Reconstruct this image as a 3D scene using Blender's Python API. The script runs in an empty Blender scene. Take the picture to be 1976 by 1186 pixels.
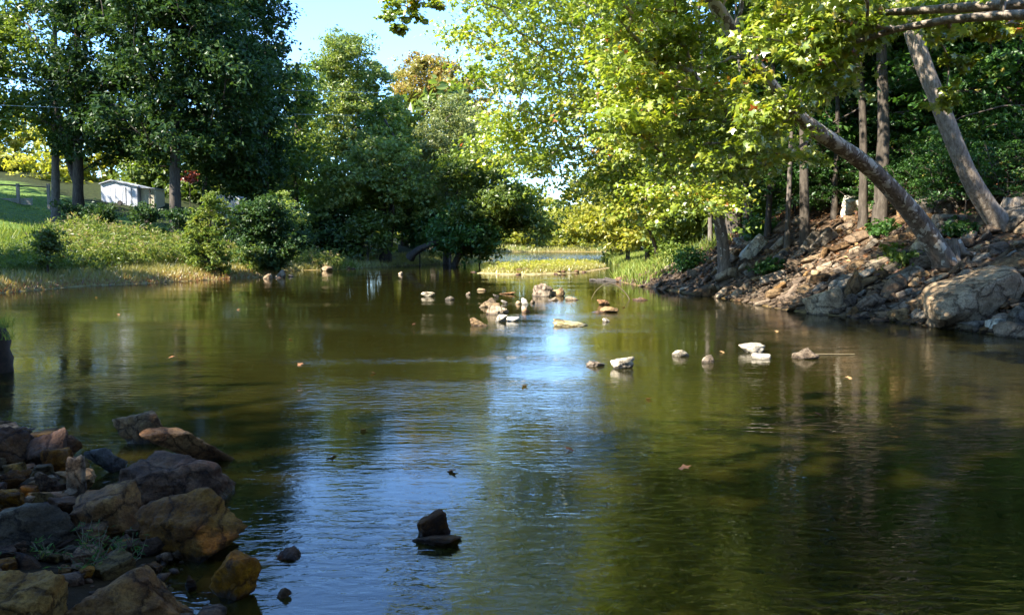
import bpy, math, random
import numpy as np
from mathutils import Vector, Matrix, noise as mnoise

# ------------------------------------------------------------------ camera
S = bpy.context.scene
COL = S.collection
CAMH = 1.6
FPX, CX, CY, HOR = 1520.0, 988.0, 593.0, 478.0
PITCH = math.atan((CY - HOR) / FPX)
cam = bpy.data.cameras.new('camera')
cam.angle = 2 * math.atan(988.0 / FPX)
cam.clip_start, cam.clip_end = 0.05, 3000
camo = bpy.data.objects.new('camera', cam)
COL.objects.link(camo)
camo.location = (0, 0, CAMH)
camo.rotation_euler = (math.pi / 2 - PITCH, 0, 0)
S.camera = camo

# ------------------------------------------------------------------ sky and sun
SUN_EL, SUN_AZ = math.radians(41), math.radians(-121)     # azimuth from +Y, clockwise: the sun stands left, a little behind
w = bpy.data.worlds.new('World'); S.world = w; w.use_nodes = True
nt = w.node_tree
bg = nt.nodes['Background']
sky = nt.nodes.new('ShaderNodeTexSky'); sky.sky_type = 'NISHITA'; sky.sun_disc = False
sky.sun_elevation = SUN_EL; sky.sun_rotation = SUN_AZ
sky.air_density = 1.0; sky.dust_density = 0.0; sky.ozone_density = 9.0
nt.links.new(sky.outputs[0], bg.inputs[0]); bg.inputs[1].default_value = 0.15
sl = bpy.data.lights.new('sun', 'SUN'); sl.energy = 5.0; sl.angle = math.radians(0.53); sl.color = (1, .94, .83)
so = bpy.data.objects.new('sun', sl); COL.objects.link(so)
SUNV = Vector((math.sin(SUN_AZ) * math.cos(SUN_EL), math.cos(SUN_AZ) * math.cos(SUN_EL), math.sin(SUN_EL)))
so.rotation_euler = SUNV.to_track_quat('Z', 'Y').to_euler(); so.location = SUNV * 100
S.view_settings.view_transform = 'Standard'; S.view_settings.look = 'None'
S.view_settings.exposure = 2.2; S.view_settings.gamma = 1
S.render.engine = 'CYCLES'
S.cycles.max_bounces = 7; S.cycles.diffuse_bounces = 3; S.cycles.glossy_bounces = 3
S.cycles.transmission_bounces = 4; S.cycles.transparent_max_bounces = 8
S.cycles.caustics_reflective = False; S.cycles.caustics_refractive = False

# ------------------------------------------------------------------ pixel helpers
cp, sp_ = math.cos(PITCH), math.sin(PITCH)
def ray(px, py):
    a = (px - CX) / FPX; b = -(py - CY) / FPX
    return np.array([a, cp + b * sp_, -sp_ + b * cp])
def at(px, py, Y):
    r = ray(px, py); t = Y / r[1]
    return np.array([r[0] * t, Y, CAMH + r[2] * t])
def wat(px, py, z=0.0):
    r = ray(px, py); t = (z - CAMH) / r[2]
    return np.array([r[0] * t, r[1] * t, z])

# ------------------------------------------------------------------ noise
def _h(ix, iy, s):
    n = (ix.astype(np.int64) * 374761393 + iy.astype(np.int64) * 668265263 + s * 1442695041) & 0x7fffffff
    n = ((n ^ (n >> 13)) * 1274126177) & 0x7fffffff
    return ((n ^ (n >> 16)) & 0xffff) / 65535.0
def vn(x, y, s=0):
    x = np.asarray(x, float); y = np.asarray(y, float)
    ix = np.floor(x); iy = np.floor(y); fx = x - ix; fy = y - iy
    fx = fx * fx * (3 - 2 * fx); fy = fy * fy * (3 - 2 * fy)
    return (_h(ix, iy, s) * (1 - fx) + _h(ix + 1, iy, s) * fx) * (1 - fy) + (_h(ix, iy + 1, s) * (1 - fx) + _h(ix + 1, iy + 1, s) * fx) * fy
def fbm(x, y, s=0, o=3):
    v = 0; a = .5
    for k in range(o):
        v = v + a * (vn(x * 2 ** k, y * 2 ** k, s + k) - .5) * 2; a *= .5
    return v

# ------------------------------------------------------------------ terrain
def w2(px, py): return tuple(wat(px, py)[:2])
SH_LEFT = [(-90, 16), (-60, 20), (-34, 25.5), w2(0, 566), w2(150, 553), w2(300, 546), w2(420, 539), w2(540, 533), w2(552, 528), w2(530, 522)]
SH_FARL = [w2(530, 522), w2(600, 521), w2(640, 521), w2(700, 517), w2(800, 512), w2(900, 507), w2(960, 499), (-7, 130), (-16, 200), (-10, 290)]
SH_END = [(-10, 290), (20, 300), (60, 285)]
SH_FARR = [(60, 285), (30, 210), (18, 150), (12.4, 105), (10, 78), (9.0, 62), (8.6, 55), w2(1190, 531), w2(1180, 541)]
SH_RIGHT = [w2(1180, 541), w2(1230, 551), w2(1300, 562), w2(1400, 577), w2(1550, 604), w2(1700, 615), w2(1800, 630), w2(1976, 652), (10.6, 8), (12.5, 0), (15, -25)]
SH_NEAR = [(15, -25), (9, -6), (5, 1.0), (2.4, 2.3), (.5, 2.6), (-.7, 2.9), w2(352, 1170), w2(372, 1080), w2(300, 1010), w2(215, 960), w2(165, 900), w2(120, 842), w2(0, 820), (-6.3, 7.5), (-9, 8.5), (-14, 9), (-30, 9), (-90, -2)]
ISL = [w2(918, 527), w2(960, 530), w2(1030, 530), w2(1090, 528), w2(1140, 524), w2(1178, 517), w2(1150, 512), w2(1060, 514), w2(990, 517), w2(950, 521)]
WPOLY = SH_LEFT + SH_FARL[1:] + SH_END[1:] + SH_FARR[1:] + SH_RIGHT[1:] + SH_NEAR[1:]
def prof(pts):
    a = np.array(pts, float)
    return lambda d: np.interp(d, a[:, 0], a[:, 1])
PROF = [
    (SH_LEFT, prof([(0, 0), (.5, .16), (3, .45), (7, 1.05), (12, 1.6), (24, 2.9), (40, 5.0), (60, 6.6), (120, 9), (500, 12)])),
    (SH_FARL, prof([(0, 0), (.6, .2), (3, .45), (7, 1.5), (15, 2.8), (40, 5), (120, 9), (500, 12)])),
    (SH_END, prof([(0, 0), (3, .8), (20, 3), (200, 20), (500, 30)])),
    (SH_FARR, prof([(0, 0), (1, .25), (4, .8), (9, 2.2), (25, 8), (60, 22), (150, 38), (500, 50)])),
    (SH_RIGHT, prof([(0, 0), (.5, .2), (2, .95), (5, 2.5), (10, 5.5), (30, 18), (60, 30), (150, 42), (500, 50)])),
    (SH_NEAR, prof([(0, 0), (.6, .08), (2, .16), (6, .6), (30, 4), (200, 9), (500, 12)])),
    (ISL + [ISL[0]], prof([(0, 0), (.6, .12), (3, .28), (20, .35), (500, .35)])),
]
def seg_dist(x, y, pl):
    d = np.full(x.shape, 1e9)
    for (ax, ay), (bx, by) in zip(pl[:-1], pl[1:]):
        dx, dy = bx - ax, by - ay; L = dx * dx + dy * dy + 1e-12
        t = np.clip(((x - ax) * dx + (y - ay) * dy) / L, 0, 1)
        d = np.minimum(d, np.hypot(x - ax - t * dx, y - ay - t * dy))
    return d
def inside(x, y, poly):
    r = np.zeros(x.shape, bool); n = len(poly)
    for i in range(n):
        ax, ay = poly[i]; bx, by = poly[(i + 1) % n]
        if ay == by: continue
        c = ((ay > y) != (by > y)) & (x < (bx - ax) * (y - ay) / (by - ay) + ax)
        r ^= c
    return r
# stones standing in the river: x0, x1, top, base in photo pixels, tint index, label
RIV = [
 (813,841,562,572,0,'pale flat stone alone in the dark water left of the stone cluster'),
 (859,877,571,579,2,'small grey stone low in the dark water beside the pale flat one'),
 (898,909,563,569,1,'tiny tan stone barely breaking the dark water behind the grey one'),
 (920,938,556,561,1,'thin flat tan sliver of stone behind the stone cluster'),
 (951,964,567,574,2,'small dark stone behind the two-tier stone stack'),
 (962,997,563,568,3,'long low reddish stone awash behind the stone cluster'),
 (1027,1068,546,572,4,'large pitted tan boulder, biggest block standing in mid river'),
 (1063,1091,553,571,4,'smaller tan boulder leaning against the biggest mid river block'),
 (1050,1080,573,580,1,'flat tan stone in front of the biggest mid river block'),
 (1090,1117,571,579,1,'flat tan slab to the right of the biggest mid river block'),
 (1006,1023,574,587,0,'rounded pale stone between the stack and the biggest block'),
 (1023,1033,578,585,1,'little pale stone touching the rounded pale stone'),
 (994,1006,580,587,1,'little flat pale stone next to the rounded pale stone'),
 (938,962,574,585,1,'upper block of the two-tier tan stone stack'),
 (924,966,581,593,1,'wide lower block of the two-tier tan stone stack'),
 (966,980,578,586,2,'small grey stone beside the two-tier stone stack'),
 (935,982,589,607,4,'tan wedge stone with a dark end below the two-tier stack'),
 (1007,1024,594,603,3,'small brown stone alone in front of the rounded pale stone'),
 (906,950,613,629,4,'tan humped stone with dark pits on its crest'),
 (954,980,606,621,0,'pale knob stone joined to a low flat stone'),
 (977,1003,611,620,0,'low flat pale stone next to the pale knob stone'),
 (1066,1137,617,631,5,'long mossy yellow stone lying low in the bright reflection'),
 (1151,1177,577,588,3,'rusty brown stone near the arched twig'),
 (1156,1194,591,603,1,'tan stone with pitted face in front of the rusty brown stone'),
 (1162,1177,613,621,0,'small pale stone between the mossy one and the green reflection'),
 (1230,1242,573,578,2,'tiny dark stone near the rubble bank and arched twig'),
 (1128,1168,695,707,1,'low tan stone beside the pointed white stone'),
 (1177,1224,687,711,0,'pointed white stone with a long tail'),
 (1297,1330,673,688,0,'squarish white stone standing by itself'),
 (1352,1379,684,700,1,'small conical tan stone between white ones'),
 (1427,1478,661,681,0,'smooth white stone behind a flat white one'),
 (1449,1490,681,693,0,'flat white stone in front of the smooth white one'),
 (1526,1579,670,693,4,'pale stone with a rough olive end and a twig behind it'),
 (768,778,524,530,1,'tiny pale stone far out below the wooded bank'),
 (524,550,520,536,1,'pale weathered stone at the tip of the grassy point'),
 (508,528,527,538,1,'low pale stone at the foot of the grassy point'),
 (556,567,529,534,2,'small stone just off the tip of the grassy point'),
 (620,642,512,523,1,'stone topped with a grass tuft off the wooded bank'),
]
MOUND = []
for s in RIV:
    p = wat((s[0] + s[1]) / 2, s[3]); MOUND.append((p[0], p[1], max(.5, (s[1] - s[0]) * p[1] / FPX * .8)))
FGST = [  # foreground stones in the water
 (790,896,1008,1056), (533,582,1056,1081), (531,562,1133,1154)]
for s in FGST:
    p = wat((s[0] + s[1]) / 2, s[3]); MOUND.append((p[0], p[1], .3))
def terr(x, y):
    x = np.atleast_1d(np.asarray(x, float)); y = np.atleast_1d(np.asarray(y, float))
    W = 0; Z = 0; dm = np.full(x.shape, 1e9); di = None
    for i, (pl, pf) in enumerate(PROF):
        d = seg_dist(x, y, pl)
        if i < 6: dm = np.minimum(dm, d)
        else: di = d
        if i < 6:
            wt = 1.0 / (d + .05) ** 4
            W = W + wt; Z = Z + wt * pf(d)
    land = Z / W
    inw = inside(x, y, WPOLY); ini = inside(x, y, ISL)
    land = land + np.clip(dm / 4, 0, 1) * .18 * fbm(x * .5, y * .5, 3) + np.clip((dm - 6) / 20, 0, 1) * .8 * fbm(x * .08, y * .08, 7)
    dw = np.minimum(dm, di)
    dep = -(.03 + .75 * (1 - np.exp(-dw / 4.0))) + .10 * np.clip(dw, 0, 1) * fbm(x * .6, y * .6, 11)
    for mx, my, mr in MOUND:
        g = np.exp(-((x - mx) ** 2 + (y - my) ** 2) / (2 * mr * mr))
        dep = dep * (1 - g) + (-.10) * g
    dep = np.minimum(dep, -.015)
    z = np.where(inw, dep, np.maximum(land, .0) + .004)
    z = np.where(ini, PROF[6][1](di) + .03 * fbm(x, y, 5), z)
    return z
def tz(x, y): return float(terr(x, y)[0])
def hit(px, py, ymin=3, ymax=250):
    r = ray(px, py); r = r / r[1]
    Y = np.geomspace(ymin, ymax, 900)
    zz = terr(r[0] * Y, Y); rz = CAMH + r[2] * Y
    k = np.nonzero(rz < zz)[0]
    i = k[0] if len(k) else len(Y) - 1
    return np.array([r[0] * Y[i], Y[i], zz[i]])

# ------------------------------------------------------------------ mesh helpers
def mesh_np(name, verts, faces, rnd=None, smooth=False):
    verts = np.asarray(verts, np.float32); faces = np.asarray(faces, np.int32)
    m = bpy.data.meshes.new(name)
    nf, k = faces.shape
    m.vertices.add(len(verts)); m.vertices.foreach_set('co', verts.ravel())
    m.loops.add(nf * k); m.loops.foreach_set('vertex_index', faces.ravel())
    m.polygons.add(nf); m.polygons.foreach_set('loop_start', np.arange(0, nf * k, k, dtype=np.int32))
    m.polygons.foreach_set('loop_total', np.full(nf, k, np.int32))
    m.polygons.foreach_set('use_smooth', np.full(nf, smooth, bool))
    if rnd is not None:
        a = m.attributes.new('rnd', 'FLOAT', 'POINT'); a.data.foreach_set('value', np.asarray(rnd, np.float32))
    m.update(); m.validate()
    return m
def obj(name, mesh, mat=None, parent=None, loc=None):
    o = bpy.data.objects.new(name, mesh); COL.objects.link(o)
    if mat is not None and mesh is not None and not mesh.materials: mesh.materials.append(mat)
    if parent is not None: o.parent = parent
    if loc is not None: o.location = loc
    return o
def tag(o, label=None, cat=None, group=None, kind=None):
    if label: o['label'] = label
    if cat: o['category'] = cat
    if group: o['group'] = group
    if kind: o['kind'] = kind
    return o
def empty(name, loc=(0, 0, 0)):
    o = bpy.data.objects.new(name, None); COL.objects.link(o); o.location = loc; o.empty_display_size = .2
    return o
class Geo:
    """collects quads"""
    def __init__(self): self.v = []; self.f = []; self.n = 0
    def add(self, v, f):
        v = np.asarray(v, float); f = np.asarray(f, int)
        self.v.append(v); self.f.append(f + self.n); self.n += len(v)
    def box(self, lo, hi):
        x0, y0, z0 = lo; x1, y1, z1 = hi
        self.add([(x0,y0,z0),(x1,y0,z0),(x1,y1,z0),(x0,y1,z0),(x0,y0,z1),(x1,y0,z1),(x1,y1,z1),(x0,y1,z1)],
                 [(0,3,2,1),(4,5,6,7),(0,1,5,4),(1,2,6,5),(2,3,7,6),(3,0,4,7)])
    def tube(self, pts, rad, n=6, wob=0, seed=0):
        pts = np.asarray(pts, float); k = len(pts)
        t = np.gradient(pts, axis=0); t /= np.linalg.norm(t, axis=1)[:, None] + 1e-9
        ref = np.array([0, 1, 0.]) if abs(t[:, 1]).mean() < .8 else np.array([1., 0, 0])
        u = np.cross(t, ref); u /= np.linalg.norm(u, axis=1)[:, None] + 1e-9
        v = np.cross(t, u)
        a = np.arange(n) * 2 * np.pi / n
        rad = np.asarray(rad, float)[:, None] * np.ones((1, n))
        if wob:
            rg = np.random.RandomState(seed)
            rad = rad * (1 + wob * (rg.rand(k, n) - .5) + wob * .8 * np.cos(3 * a + 1.3)[None])
        P = pts[:, None] + rad[..., None] * (np.cos(a)[None, :, None] * u[:, None] + np.sin(a)[None, :, None] * v[:, None])
        i = np.arange(k - 1)[:, None] * n; j = np.arange(n)[None]
        j2 = (j + 1) % n
        F = np.stack([i + j, i + j2, i + n + j2, i + n + j], -1).reshape(-1, 4)
        self.add(P.reshape(-1, 3), F)
    def mesh(self, name, smooth=False, off=(0, 0, 0)):
        return mesh_np(name, np.concatenate(self.v) - np.asarray(off), np.concatenate(self.f), None, smooth)

# ------------------------------------------------------------------ materials
def newmat(name):
    m = bpy.data.materials.new(name); m.use_nodes = True
    n = m.node_tree.nodes; n.clear()
    out = n.new('ShaderNodeOutputMaterial')
    return m, n, m.node_tree.links, out
def ramp(n, stops, interp='LINEAR'):
    r = n.new('ShaderNodeValToRGB'); e = r.color_ramp.elements; r.color_ramp.interpolation = interp
    while len(e) < len(stops): e.new(.5)
    for i, (p, c) in enumerate(stops):
        e[i].position = p; e[i].color = (*c, 1)
    return r
def leaf_mat(name, stops, tr=.45, gloss=.06, trc=1.25, rough=.4):
    m, n, l, out = newmat(name)
    a = n.new('ShaderNodeAttribute'); a.attribute_name = 'rnd'
    r = ramp(n, stops)
    l.new(a.outputs['Fac'], r.inputs[0])
    oi = n.new('ShaderNodeObjectInfo')
    hs = n.new('ShaderNodeHueSaturation'); hs.inputs['Hue'].default_value = .5
    mr = n.new('ShaderNodeMapRange'); mr.inputs['To Min'].default_value = .85; mr.inputs['To Max'].default_value = 1.15
    l.new(oi.outputs['Random'], mr.inputs[0]); l.new(mr.outputs[0], hs.inputs['Value']); l.new(r.outputs[0], hs.inputs['Color'])
    d = n.new('ShaderNodeBsdfDiffuse'); t = n.new('ShaderNodeBsdfTranslucent'); g = n.new('ShaderNodeBsdfGlossy')
    g.inputs['Roughness'].default_value = rough
    l.new(hs.outputs[0], d.inputs[0])
    tc = n.new('ShaderNodeMix'); tc.data_type = 'RGBA'; tc.blend_type = 'MULTIPLY'; tc.inputs[0].default_value = 1
    tc.inputs[7].default_value = (1.25 * trc, 1.25 * trc, .6 * trc, 1)
    l.new(hs.outputs[0], tc.inputs[6]); l.new(tc.outputs[2], t.inputs[0])
    mx = n.new('ShaderNodeMixShader'); mx.inputs[0].default_value = tr
    l.new(d.outputs[0], mx.inputs[1]); l.new(t.outputs[0], mx.inputs[2])
    m2 = n.new('ShaderNodeMixShader'); m2.inputs[0].default_value = gloss
    l.new(mx.outputs[0], m2.inputs[1]); l.new(g.outputs[0], m2.inputs[2])
    l.new(m2.outputs[0], out.inputs[0])
    return m
def G_(h, s=1): return tuple(c * s for c in h)
M = {}
M['oak'] = leaf_mat('oak_leaf', [(0, (.014, .034, .012)), (.5, (.030, .062, .016)), (.85, (.055, .095, .022)), (1, (.09, .12, .03))], .3, .02)
M['green'] = leaf_mat('green_leaf', [(0, (.045, .08, .014)), (.5, (.095, .14, .024)), (.9, (.16, .20, .035)), (1, (.22, .22, .05))], .45, .03)
M['light'] = leaf_mat('light_leaf', [(0, (.08, .125, .028)), (.6, (.17, .22, .05)), (1, (.29, .29, .075))], .45, .03)
M['orange'] = leaf_mat('orange_leaf', [(0, (.12, .13, .03)), (.5, (.22, .19, .045)), (.85, (.30, .20, .06)), (1, (.32, .14, .07))], .42, .03)
M['pale'] = leaf_mat('pale_leaf', [(0, (.11, .14, .045)), (.6, (.20, .225, .08)), (1, (.28, .28, .11))], .4, .03)
M['syc'] = leaf_mat('sycamore_leaf', [(0, (.11, .165, .016)), (.4, (.21, .285, .027)), (.78, (.34, .38, .042)), (.93, (.44, .39, .04)), (.975, (.34, .15, .03)), (1, (.28, .07, .025))], .5, .07, 1.15, .38)
M['yellow'] = leaf_mat('yellow_green_leaf', [(0, (.15, .18, .025)), (.5, (.27, .28, .04)), (1, (.40, .34, .05))], .48, .03)
M['under'] = leaf_mat('understory_leaf', [(0, (.025, .07, .015)), (.6, (.05, .12, .022)), (.93, (.085, .16, .03)), (1, (.25, .2, .04))], .4, .03)
M['weed'] = leaf_mat('weed_leaf', [(0, (.06, .10, .025)), (.4, (.13, .18, .035)), (.75, (.22, .25, .05)), (.9, (.26, .20, .09)), (1, (.34, .26, .16))], .35, .015)
M['dry'] = leaf_mat('dry_grass', [(0, (.16, .16, .035)), (.45, (.28, .25, .06)), (.75, (.36, .27, .09)), (.9, (.30, .14, .05)), (1, (.22, .08, .035))], .3)
M['lush'] = leaf_mat('lush_grass', [(0, (.07, .12, .02)), (.6, (.15, .20, .035)), (1, (.26, .26, .06))], .35, .015)
M['litter'] = leaf_mat('dead_leaf', [(0, (.05, .025, .012)), (.5, (.13, .055, .025)), (.85, (.24, .12, .055)), (1, (.34, .22, .10))], .15, .03)
M['red'] = leaf_mat('red_leaf', [(0, (.22, .04, .03)), (1, (.36, .09, .06))], .4)

def bark_mat(name, c0, c1, c2, scale=6, patch=None, bump=.6):
    m, n, l, out = newmat(name)
    g = n.new('ShaderNodeNewGeometry')
    mp = n.new('ShaderNodeMapping'); mp.inputs['Scale'].default_value = (1, 1, .25)
    l.new(g.outputs['Position'], mp.inputs[0])
    t = n.new('ShaderNodeTexNoise'); t.inputs['Scale'].default_value = scale * 2; t.inputs['Detail'].default_value = 7; t.inputs['Roughness'].default_value = .7
    l.new(mp.outputs[0], t.inputs['Vector'])
    r = ramp(n, [(.3, c0), (.5, c1), (.7, c2)]); l.new(t.outputs[0], r.inputs[0])
    colr = r.outputs[0]
    if patch:
        t2 = n.new('ShaderNodeTexVoronoi'); t2.inputs['Scale'].default_value = 11
        mp2 = n.new('ShaderNodeMapping'); mp2.inputs['Scale'].default_value = (1, 1, .5)
        t4 = n.new('ShaderNodeTexNoise'); t4.inputs['Scale'].default_value = 4; t4.inputs['Detail'].default_value = 4
        va = n.new('ShaderNodeVectorMath'); va.operation = 'MULTIPLY_ADD'; va.inputs[1].default_value = (.5, .5, .5)
        l.new(g.outputs['Position'], t4.inputs['Vector']); l.new(t4.outputs['Color'], va.inputs[0]); l.new(g.outputs['Position'], va.inputs[2])
        l.new(va.outputs[0], mp2.inputs[0]); l.new(mp2.outputs[0], t2.inputs['Vector'])
        sx = n.new('ShaderNodeSeparateXYZ'); l.new(g.outputs['Position'], sx.inputs[0])
        # plates of old bark thin out with height, as on a sycamore
        mrz = n.new('ShaderNodeMapRange'); mrz.inputs['From Min'].default_value = 1.0; mrz.inputs['From Max'].default_value = 5.5
        mrz.inputs['To Min'].default_value = 1.0; mrz.inputs['To Max'].default_value = .35
        l.new(sx.outputs[2], mrz.inputs[0])
        sc = n.new('ShaderNodeSeparateColor'); l.new(t2.outputs['Color'], sc.inputs[0])
        lt = n.new('ShaderNodeMath'); lt.operation = 'LESS_THAN'; l.new(sc.outputs[0], lt.inputs[0]); l.new(mrz.outputs[0], lt.inputs[1])
        mx = n.new('ShaderNodeMix'); mx.data_type = 'RGBA'; l.new(lt.outputs[0], mx.inputs[0])
        mx.inputs[6].default_value = (*patch, 1); l.new(colr, mx.inputs[7]); colr = mx.outputs[2]
    b = n.new('ShaderNodeBsdfPrincipled'); b.inputs['Roughness'].default_value = .9; b.inputs['Specular IOR Level'].default_value = .2
    l.new(colr, b.inputs['Base Color'])
    bp = n.new('ShaderNodeBump'); bp.inputs['Strength'].default_value = bump; bp.inputs['Distance'].default_value = .03
    l.new(t.outputs[0], bp.inputs['Height']); l.new(bp.outputs[0], b.inputs['Normal'])
    l.new(b.outputs[0], out.inputs[0])
    return m
M['bark'] = bark_mat('dark_bark', (.025, .02, .015), (.06, .048, .036), (.11, .09, .07))
M['bark_grey'] = bark_mat('grey_bark', (.05, .042, .033), (.12, .10, .08), (.2, .17, .14))
M['bark_syc'] = bark_mat('sycamore_bark', (.05, .035, .024), (.15, .11, .078), (.26, .20, .145), 7, (.42, .36, .28), .8)
M['bark_pale'] = bark_mat('scaly_pale_bark', (.075, .055, .04), (.23, .185, .14), (.38, .32, .25), 9, None, 1.0)

def rock_mat(name, cols, wet=False, lich=.3, sc=1.0, dark=None, rough=.85):
    m, n, l, out = newmat(name)
    tc = n.new('ShaderNodeNewGeometry')
    t = n.new('ShaderNodeTexNoise'); t.inputs['Scale'].default_value = 2.2 * sc; t.inputs['Detail'].default_value = 9; t.inputs['Roughness'].default_value = .68
    l.new(tc.outputs['Position'], t.inputs['Vector'])
    r = ramp(n, [(.28, cols[0]), (.45, cols[1]), (.6, cols[2]), (.78, cols[3])]); l.new(t.outputs[0], r.inputs[0])
    oi = n.new('ShaderNodeObjectInfo')
    mr = n.new('ShaderNodeMapRange'); mr.inputs['To Min'].default_value = .68; mr.inputs['To Max'].default_value = 1.2
    l.new(oi.outputs['Random'], mr.inputs[0])
    hs = n.new('ShaderNodeHueSaturation'); l.new(mr.outputs[0], hs.inputs['Value']); l.new(r.outputs[0], hs.inputs['Color'])
    mrs = n.new('ShaderNodeMapRange'); mrs.inputs['To Min'].default_value = 1.15; mrs.inputs['To Max'].default_value = .7
    ml = n.new('ShaderNodeMath'); ml.operation = 'FRACT'; mm = n.new('ShaderNodeMath'); mm.operation = 'MULTIPLY'; mm.inputs[1].default_value = 17.3
    l.new(oi.outputs['Random'], mm.inputs[0]); l.new(mm.outputs[0], ml.inputs[0]); l.new(ml.outputs[0], mrs.inputs[0]); l.new(mrs.outputs[0], hs.inputs['Saturation'])
    # dark lichen blotches and pits
    t2 = n.new('ShaderNodeTexNoise'); t2.inputs['Scale'].default_value = 7 * sc; t2.inputs['Detail'].default_value = 6; t2.inputs['Roughness'].default_value = .75
    l.new(tc.outputs['Position'], t2.inputs['Vector'])
    r2 = ramp(n, [(.52, (0, 0, 0)), (.66, (1, 1, 1))]); l.new(t2.outputs[0], r2.inputs[0])
    ma = n.new('ShaderNodeMath'); ma.operation = 'MULTIPLY'; ma.inputs[1].default_value = lich; l.new(r2.outputs[0], ma.inputs[0])
    mx = n.new('ShaderNodeMix'); mx.data_type = 'RGBA'; l.new(ma.outputs[0], mx.inputs[0]); l.new(hs.outputs[0], mx.inputs[6])
    mx.inputs[7].default_value = (*(dark or (.05, .04, .028)), 1)
    tg = n.new('ShaderNodeTexNoise'); tg.inputs['Scale'].default_value = 26 * sc; tg.inputs['Detail'].default_value = 5; tg.inputs['Roughness'].default_value = .8
    l.new(tc.outputs['Position'], tg.inputs['Vector'])
    rg = ramp(n, [(.33, (.35, .32, .30)), (.5, (1, 1, 1)), (.68, (1.5, 1.45, 1.35))]); l.new(tg.outputs[0], rg.inputs[0])
    mg = n.new('ShaderNodeMix'); mg.data_type = 'RGBA'; mg.blend_type = 'MULTIPLY'; mg.inputs[0].default_value = .8; l.new(mx.outputs[2], mg.inputs[6]); l.new(rg.outputs[0], mg.inputs[7])
    dv = n.new('ShaderNodeVectorMath'); dv.operation = 'MULTIPLY_ADD'; dv.inputs[1].default_value = (.5 / sc,) * 3; l.new(t.outputs['Color'], dv.inputs[0]); l.new(tc.outputs['Position'], dv.inputs[2])
    vc = n.new('ShaderNodeTexVoronoi'); vc.feature = 'DISTANCE_TO_EDGE'; vc.inputs['Scale'].default_value = 1.7 * sc; l.new(dv.outputs[0], vc.inputs['Vector'])
    rc = ramp(n, [(.0, (.25, .22, .2)), (.035, (1, 1, 1))]); l.new(vc.outputs['Distance'], rc.inputs[0])
    mc = n.new('ShaderNodeMix'); mc.data_type = 'RGBA'; mc.blend_type = 'MULTIPLY'; mc.inputs[0].default_value = .75; l.new(mg.outputs[2], mc.inputs[6]); l.new(rc.outputs[0], mc.inputs[7])
    mx = mc
    # wet stain just above the water line
    sx = n.new('ShaderNodeSeparateXYZ'); l.new(tc.outputs['Position'], sx.inputs[0])
    t3 = n.new('ShaderNodeMath'); t3.operation = 'MULTIPLY_ADD'; t3.inputs[1].default_value = -.10; l.new(t2.outputs[0], t3.inputs[0]); l.new(sx.outputs[2], t3.inputs[2])
    mw = n.new('ShaderNodeMapRange'); mw.inputs['From Min'].default_value = -.03; mw.inputs['From Max'].default_value = .0
    mw.inputs['To Min'].default_value = .4; mw.inputs['To Max'].default_value = 1
    l.new(t3.outputs[0], mw.inputs[0])
    mw2 = n.new('ShaderNodeMix'); mw2.data_type = 'RGBA'; mw2.blend_type = 'MULTIPLY'; mw2.inputs[0].default_value = 1
    l.new(mx.outputs[2], mw2.inputs[6]); l.new(mw.outputs[0], mw2.inputs[7])
    b = n.new('ShaderNodeBsdfPrincipled'); l.new(mw2.outputs[2], b.inputs['Base Color']); b.inputs['Roughness'].default_value = rough
    b.inputs['Specular IOR Level'].default_value = .2
    if wet:
        mrr = n.new('ShaderNodeMapRange'); mrr.inputs['From Min'].default_value = .4; mrr.inputs['From Max'].default_value = 1
        mrr.inputs['To Min'].default_value = .3; mrr.inputs['To Max'].default_value = rough
        l.new(mw.outputs[0], mrr.inputs[0]); l.new(mrr.outputs[0], b.inputs['Roughness'])
    bp = n.new('ShaderNodeBump'); bp.inputs['Strength'].default_value = 1.0; bp.inputs['Distance'].default_value = .09 / sc
    ad0 = n.new('ShaderNodeMath'); ad0.operation = 'MULTIPLY_ADD'; ad0.inputs[1].default_value = .5; l.new(t2.outputs[0], ad0.inputs[0]); l.new(t.outputs[0], ad0.inputs[2])
    tco = n.new('ShaderNodeTexCoord'); mps = n.new('ShaderNodeMapping'); mps.inputs['Scale'].default_value = (.7 * sc, .7 * sc, 7 * sc); l.new(tco.outputs['Object'], mps.inputs[0])
    ts = n.new('ShaderNodeTexNoise'); ts.inputs['Scale'].default_value = 1.2; ts.inputs['Detail'].default_value = 4; l.new(mps.outputs[0], ts.inputs['Vector'])
    ad = n.new('ShaderNodeMath'); ad.operation = 'MULTIPLY_ADD'; ad.inputs[1].default_value = .35; l.new(ts.outputs[0], ad.inputs[0]); l.new(ad0.outputs[0], ad.inputs[2])
    a2 = n.new('ShaderNodeMath'); a2.operation = 'MULTIPLY_ADD'; a2.inputs[1].default_value = .25; l.new(tg.outputs[0], a2.inputs[0]); l.new(ad.outputs[0], a2.inputs[2])
    cr = n.new('ShaderNodeMapRange'); cr.inputs['From Max'].default_value = .05; cr.inputs['To Min'].default_value = -.35; cr.inputs['To Max'].default_value = 0; l.new(vc.outputs['Distance'], cr.inputs[0])
    a3 = n.new('ShaderNodeMath'); a3.operation = 'ADD'; l.new(a2.outputs[0], a3.inputs[0]); l.new(cr.outputs[0], a3.inputs[1])
    l.new(a3.outputs[0], bp.inputs['Height']); l.new(bp.outputs[0], b.inputs['Normal'])
    l.new(b.outputs[0], out.inputs[0])
    return m
M['rock'] = rock_mat('tan_rock', [(.05, .027, .012), (.14, .083, .04), (.235, .15, .075), (.34, .24, .135)], False, .65)
M['rock_white'] = rock_mat('pale_rock', [(.34, .28, .19), (.52, .44, .31), (.64, .56, .42), (.72, .65, .52)], True, .2)
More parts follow.
